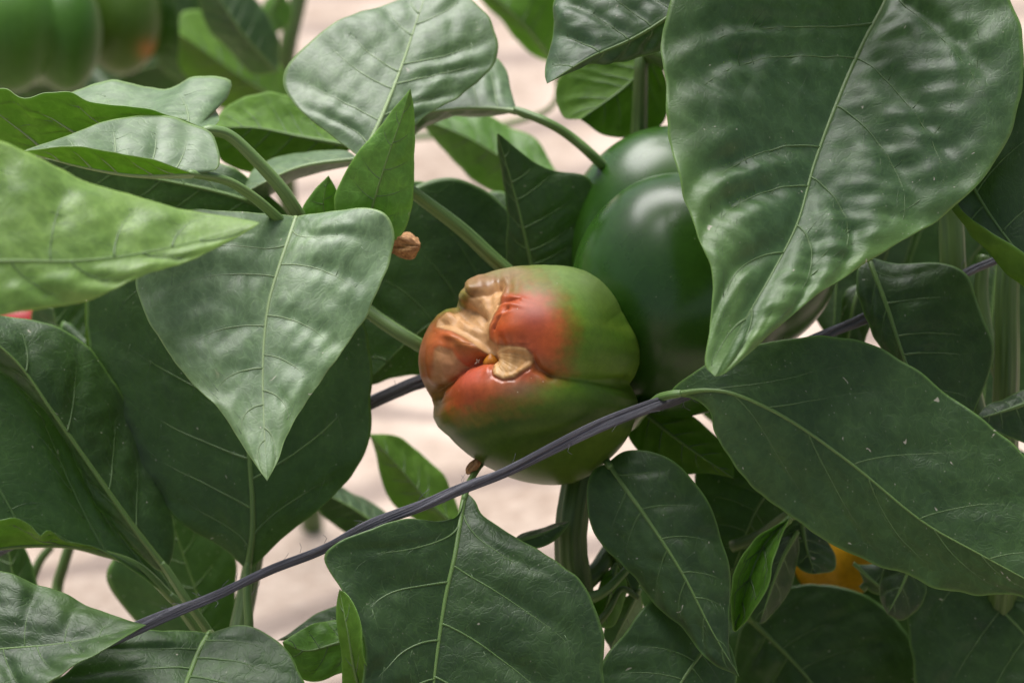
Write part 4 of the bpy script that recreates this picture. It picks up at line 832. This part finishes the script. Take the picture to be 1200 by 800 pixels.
# ------------------------------------------------------------------ twine
def twine_mat():
    m, t, N, L = new_mat('black_plastic_film'); out = nd(N, 'ShaderNodeOutputMaterial')
    uv = nd(N, 'ShaderNodeUVMap'); uv.uv_map = 'UVMap'
    mp = nd(N, 'ShaderNodeMapping'); mp.inputs['Scale'].default_value = (1500, 45, 1); L.new(uv.outputs[0], mp.inputs[0])
    n1 = nd(N, 'ShaderNodeTexNoise'); n1.inputs['Scale'].default_value = 1.0; n1.inputs['Detail'].default_value = 4; L.new(mp.outputs[0], n1.inputs['Vector'])
    col = mixc(N, L, ramp(N, L, n1.outputs['Fac'], 0.35, 0.7), (0.024, 0.023, 0.030, 1), (0.21, 0.205, 0.24, 1))
    b = nd(N, 'ShaderNodeBump'); b.inputs['Strength'].default_value = 0.8; b.inputs['Distance'].default_value = 0.0006; L.new(n1.outputs['Fac'], b.inputs['Height'])
    p = nd(N, 'ShaderNodeBsdfPrincipled'); L.new(col, p.inputs['Base Color']); p.inputs['Roughness'].default_value = 0.38; L.new(b.outputs[0], p.inputs['Normal'])
    L.new(p.outputs[0], out.inputs[0]); return m
M_TWINE = twine_mat()
def twine(pts, label, rad, seed):
    r = np.random.RandomState(seed); s = spline(pts, 260); path = at_n(s); q_ = np.linspace(0, 60, 260); path = path + np.outer(0.0005*wob(q_*1.3, q_*0, seed+60), UPV) + np.outer(0.0004*wob(q_, q_*0, seed+61), FWD)
    e = empty('twine', path[0]); tag(e, label, 'twine', 'black twines along the plant row')
    T = np.gradient(path, axis=0); T /= np.linalg.norm(T, axis=1)[:, None]
    Bn = np.cross(T, -FWD); Bn /= np.linalg.norm(Bn, axis=1)[:, None]; Nn = np.cross(Bn, T)
    L_ = np.r_[0, np.cumsum(np.linalg.norm(np.diff(path, axis=0), axis=1))]
    wid = 1 + 0.16*wob(L_*45, L_*0, seed) ; ns = 11
    for i in range(ns):                       # flat film folded into a bundle of strands
        ph = 2*math.pi*i/ns; tw = 26
        a = ph + L_*tw + 0.6*wob(L_*30, L_*0+i, seed+i)
        rr = rad*wid*(0.58 + 0.26*r.uniform(-1, 1))
        p = path + Bn*(np.cos(a)*rr*1.15)[:, None] + Nn*(np.sin(a)*rr*0.5)[:, None]
        tube('strand', p, rad*r.uniform(0.28, 0.5)*(1+0.2*wob(L_*60, L_*0, seed+20+i)), M_TWINE, e, 9, flat=0.75)
    vs, fs, k = [], [], 0
    for i in range(110):                       # loose hair-fine fibres
        j = r.randint(5, 250); a = r.uniform(0, 6.28); p0 = path[j] + Bn[j]*math.cos(a)*rad + Nn[j]*math.sin(a)*rad*0.7
        d_ = Bn[j]*math.cos(a) + Nn[j]*math.sin(a)*0.8 + T[j]*r.uniform(-1.5, 1.5); ln = r.uniform(0.001, 0.0042)
        c1 = p0 + d_*ln*0.5; c2 = p0 + d_*ln + T[j]*ln*r.uniform(-1, 1)
        v_, f_ = tube_geo(spline_w(np.array([p0, c1, c2]), 5), 0.00007, 4); vs.append(v_); fs += [tuple(x+k for x in y) for y in f_]; k += len(v_)
    o = mesh_obj('loose_fibres', np.vstack(vs), fs, M_TWINE, e, uv=np.zeros((k, 2))); o['kind'] = 'stuff'
twine([(-160, 868, -3.2), (75, 771, -3.6), (170, 733, -3.8), (380, 640, -4.0), (470, 601, -4.0), (560, 567, -3.9), (640, 531, -3.9), (700, 503, -3.7), (760, 479, -3.0), (810, 461, -1.6), (980, 386, 1.8), (1010, 374, 2.2), (1140, 318, 3.4), (1175, 303, 3.8), (1330, 230, 5)],
      'grey black twine stretched slantwise in front of the rotting pepper', 0.0018, 3)
twine([(-100, 680, 6), (200, 563, 5.6), (433, 471, 5.0), (465, 458, 4.8), (497, 446, 4.7), (600, 420, 7), (760, 340, 12), (1000, 250, 16), (1330, 130, 18)],
      'black twine passing behind the rotting pepper on its left', 0.0026, 8)

# ------------------------------------------------------------------ dried flower remains
def dry_mat():
    m, t, N, L = new_mat('dried_petal'); out = nd(N, 'ShaderNodeOutputMaterial'); tc = nd(N, 'ShaderNodeTexCoord')
    n1 = nd(N, 'ShaderNodeTexNoise'); n1.inputs['Scale'].default_value = 700; n1.inputs['Detail'].default_value = 4; L.new(tc.outputs['Object'], n1.inputs['Vector'])
    col = mixc(N, L, ramp(N, L, n1.outputs['Fac'], 0.3, 0.7), (0.20, 0.085, 0.025, 1), (0.50, 0.26, 0.10, 1))
    p = nd(N, 'ShaderNodeBsdfPrincipled'); L.new(col, p.inputs['Base Color']); p.inputs['Roughness'].default_value = 0.75; L.new(p.outputs[0], out.inputs[0]); return m
M_DRY = dry_mat()
def dried_flower(plant, base, tip, wide, label, seed):
    r = np.random.RandomState(seed); n, sd_ = 34, 40
    s = spline([base, tip], n); p = at_n(s); u = np.linspace(0, 1, n)
    rad = wide/1000*(0.55 + 0.5*np.sin(math.pi*np.clip(u*1.05, 0, 1))**0.8)*np.where(u > 0.86, 1-(u-0.86)*3.6, 1)
    o = tube('dried_flower', p, rad, M_DRY, plant, sd_, prof=lambda a_, s_: 1 + 0.2*np.cos(5*a_+s_*260) + 0.13*np.cos(11*a_-s_*420+seed) + 0.22*np.cos(2*a_+s_*210))
    o['label'] = label
dried_flower(PA, (452, 286, 0.8), (491, 289, -0.2), 3.8, 'dried brown flower beside the pale drooping leaf', 4)
dried_flower(PA, (563, 536, -1.0), (547, 555, -1.2), 1.6, 'dried brown flower remnant under the rotting pepper', 9)
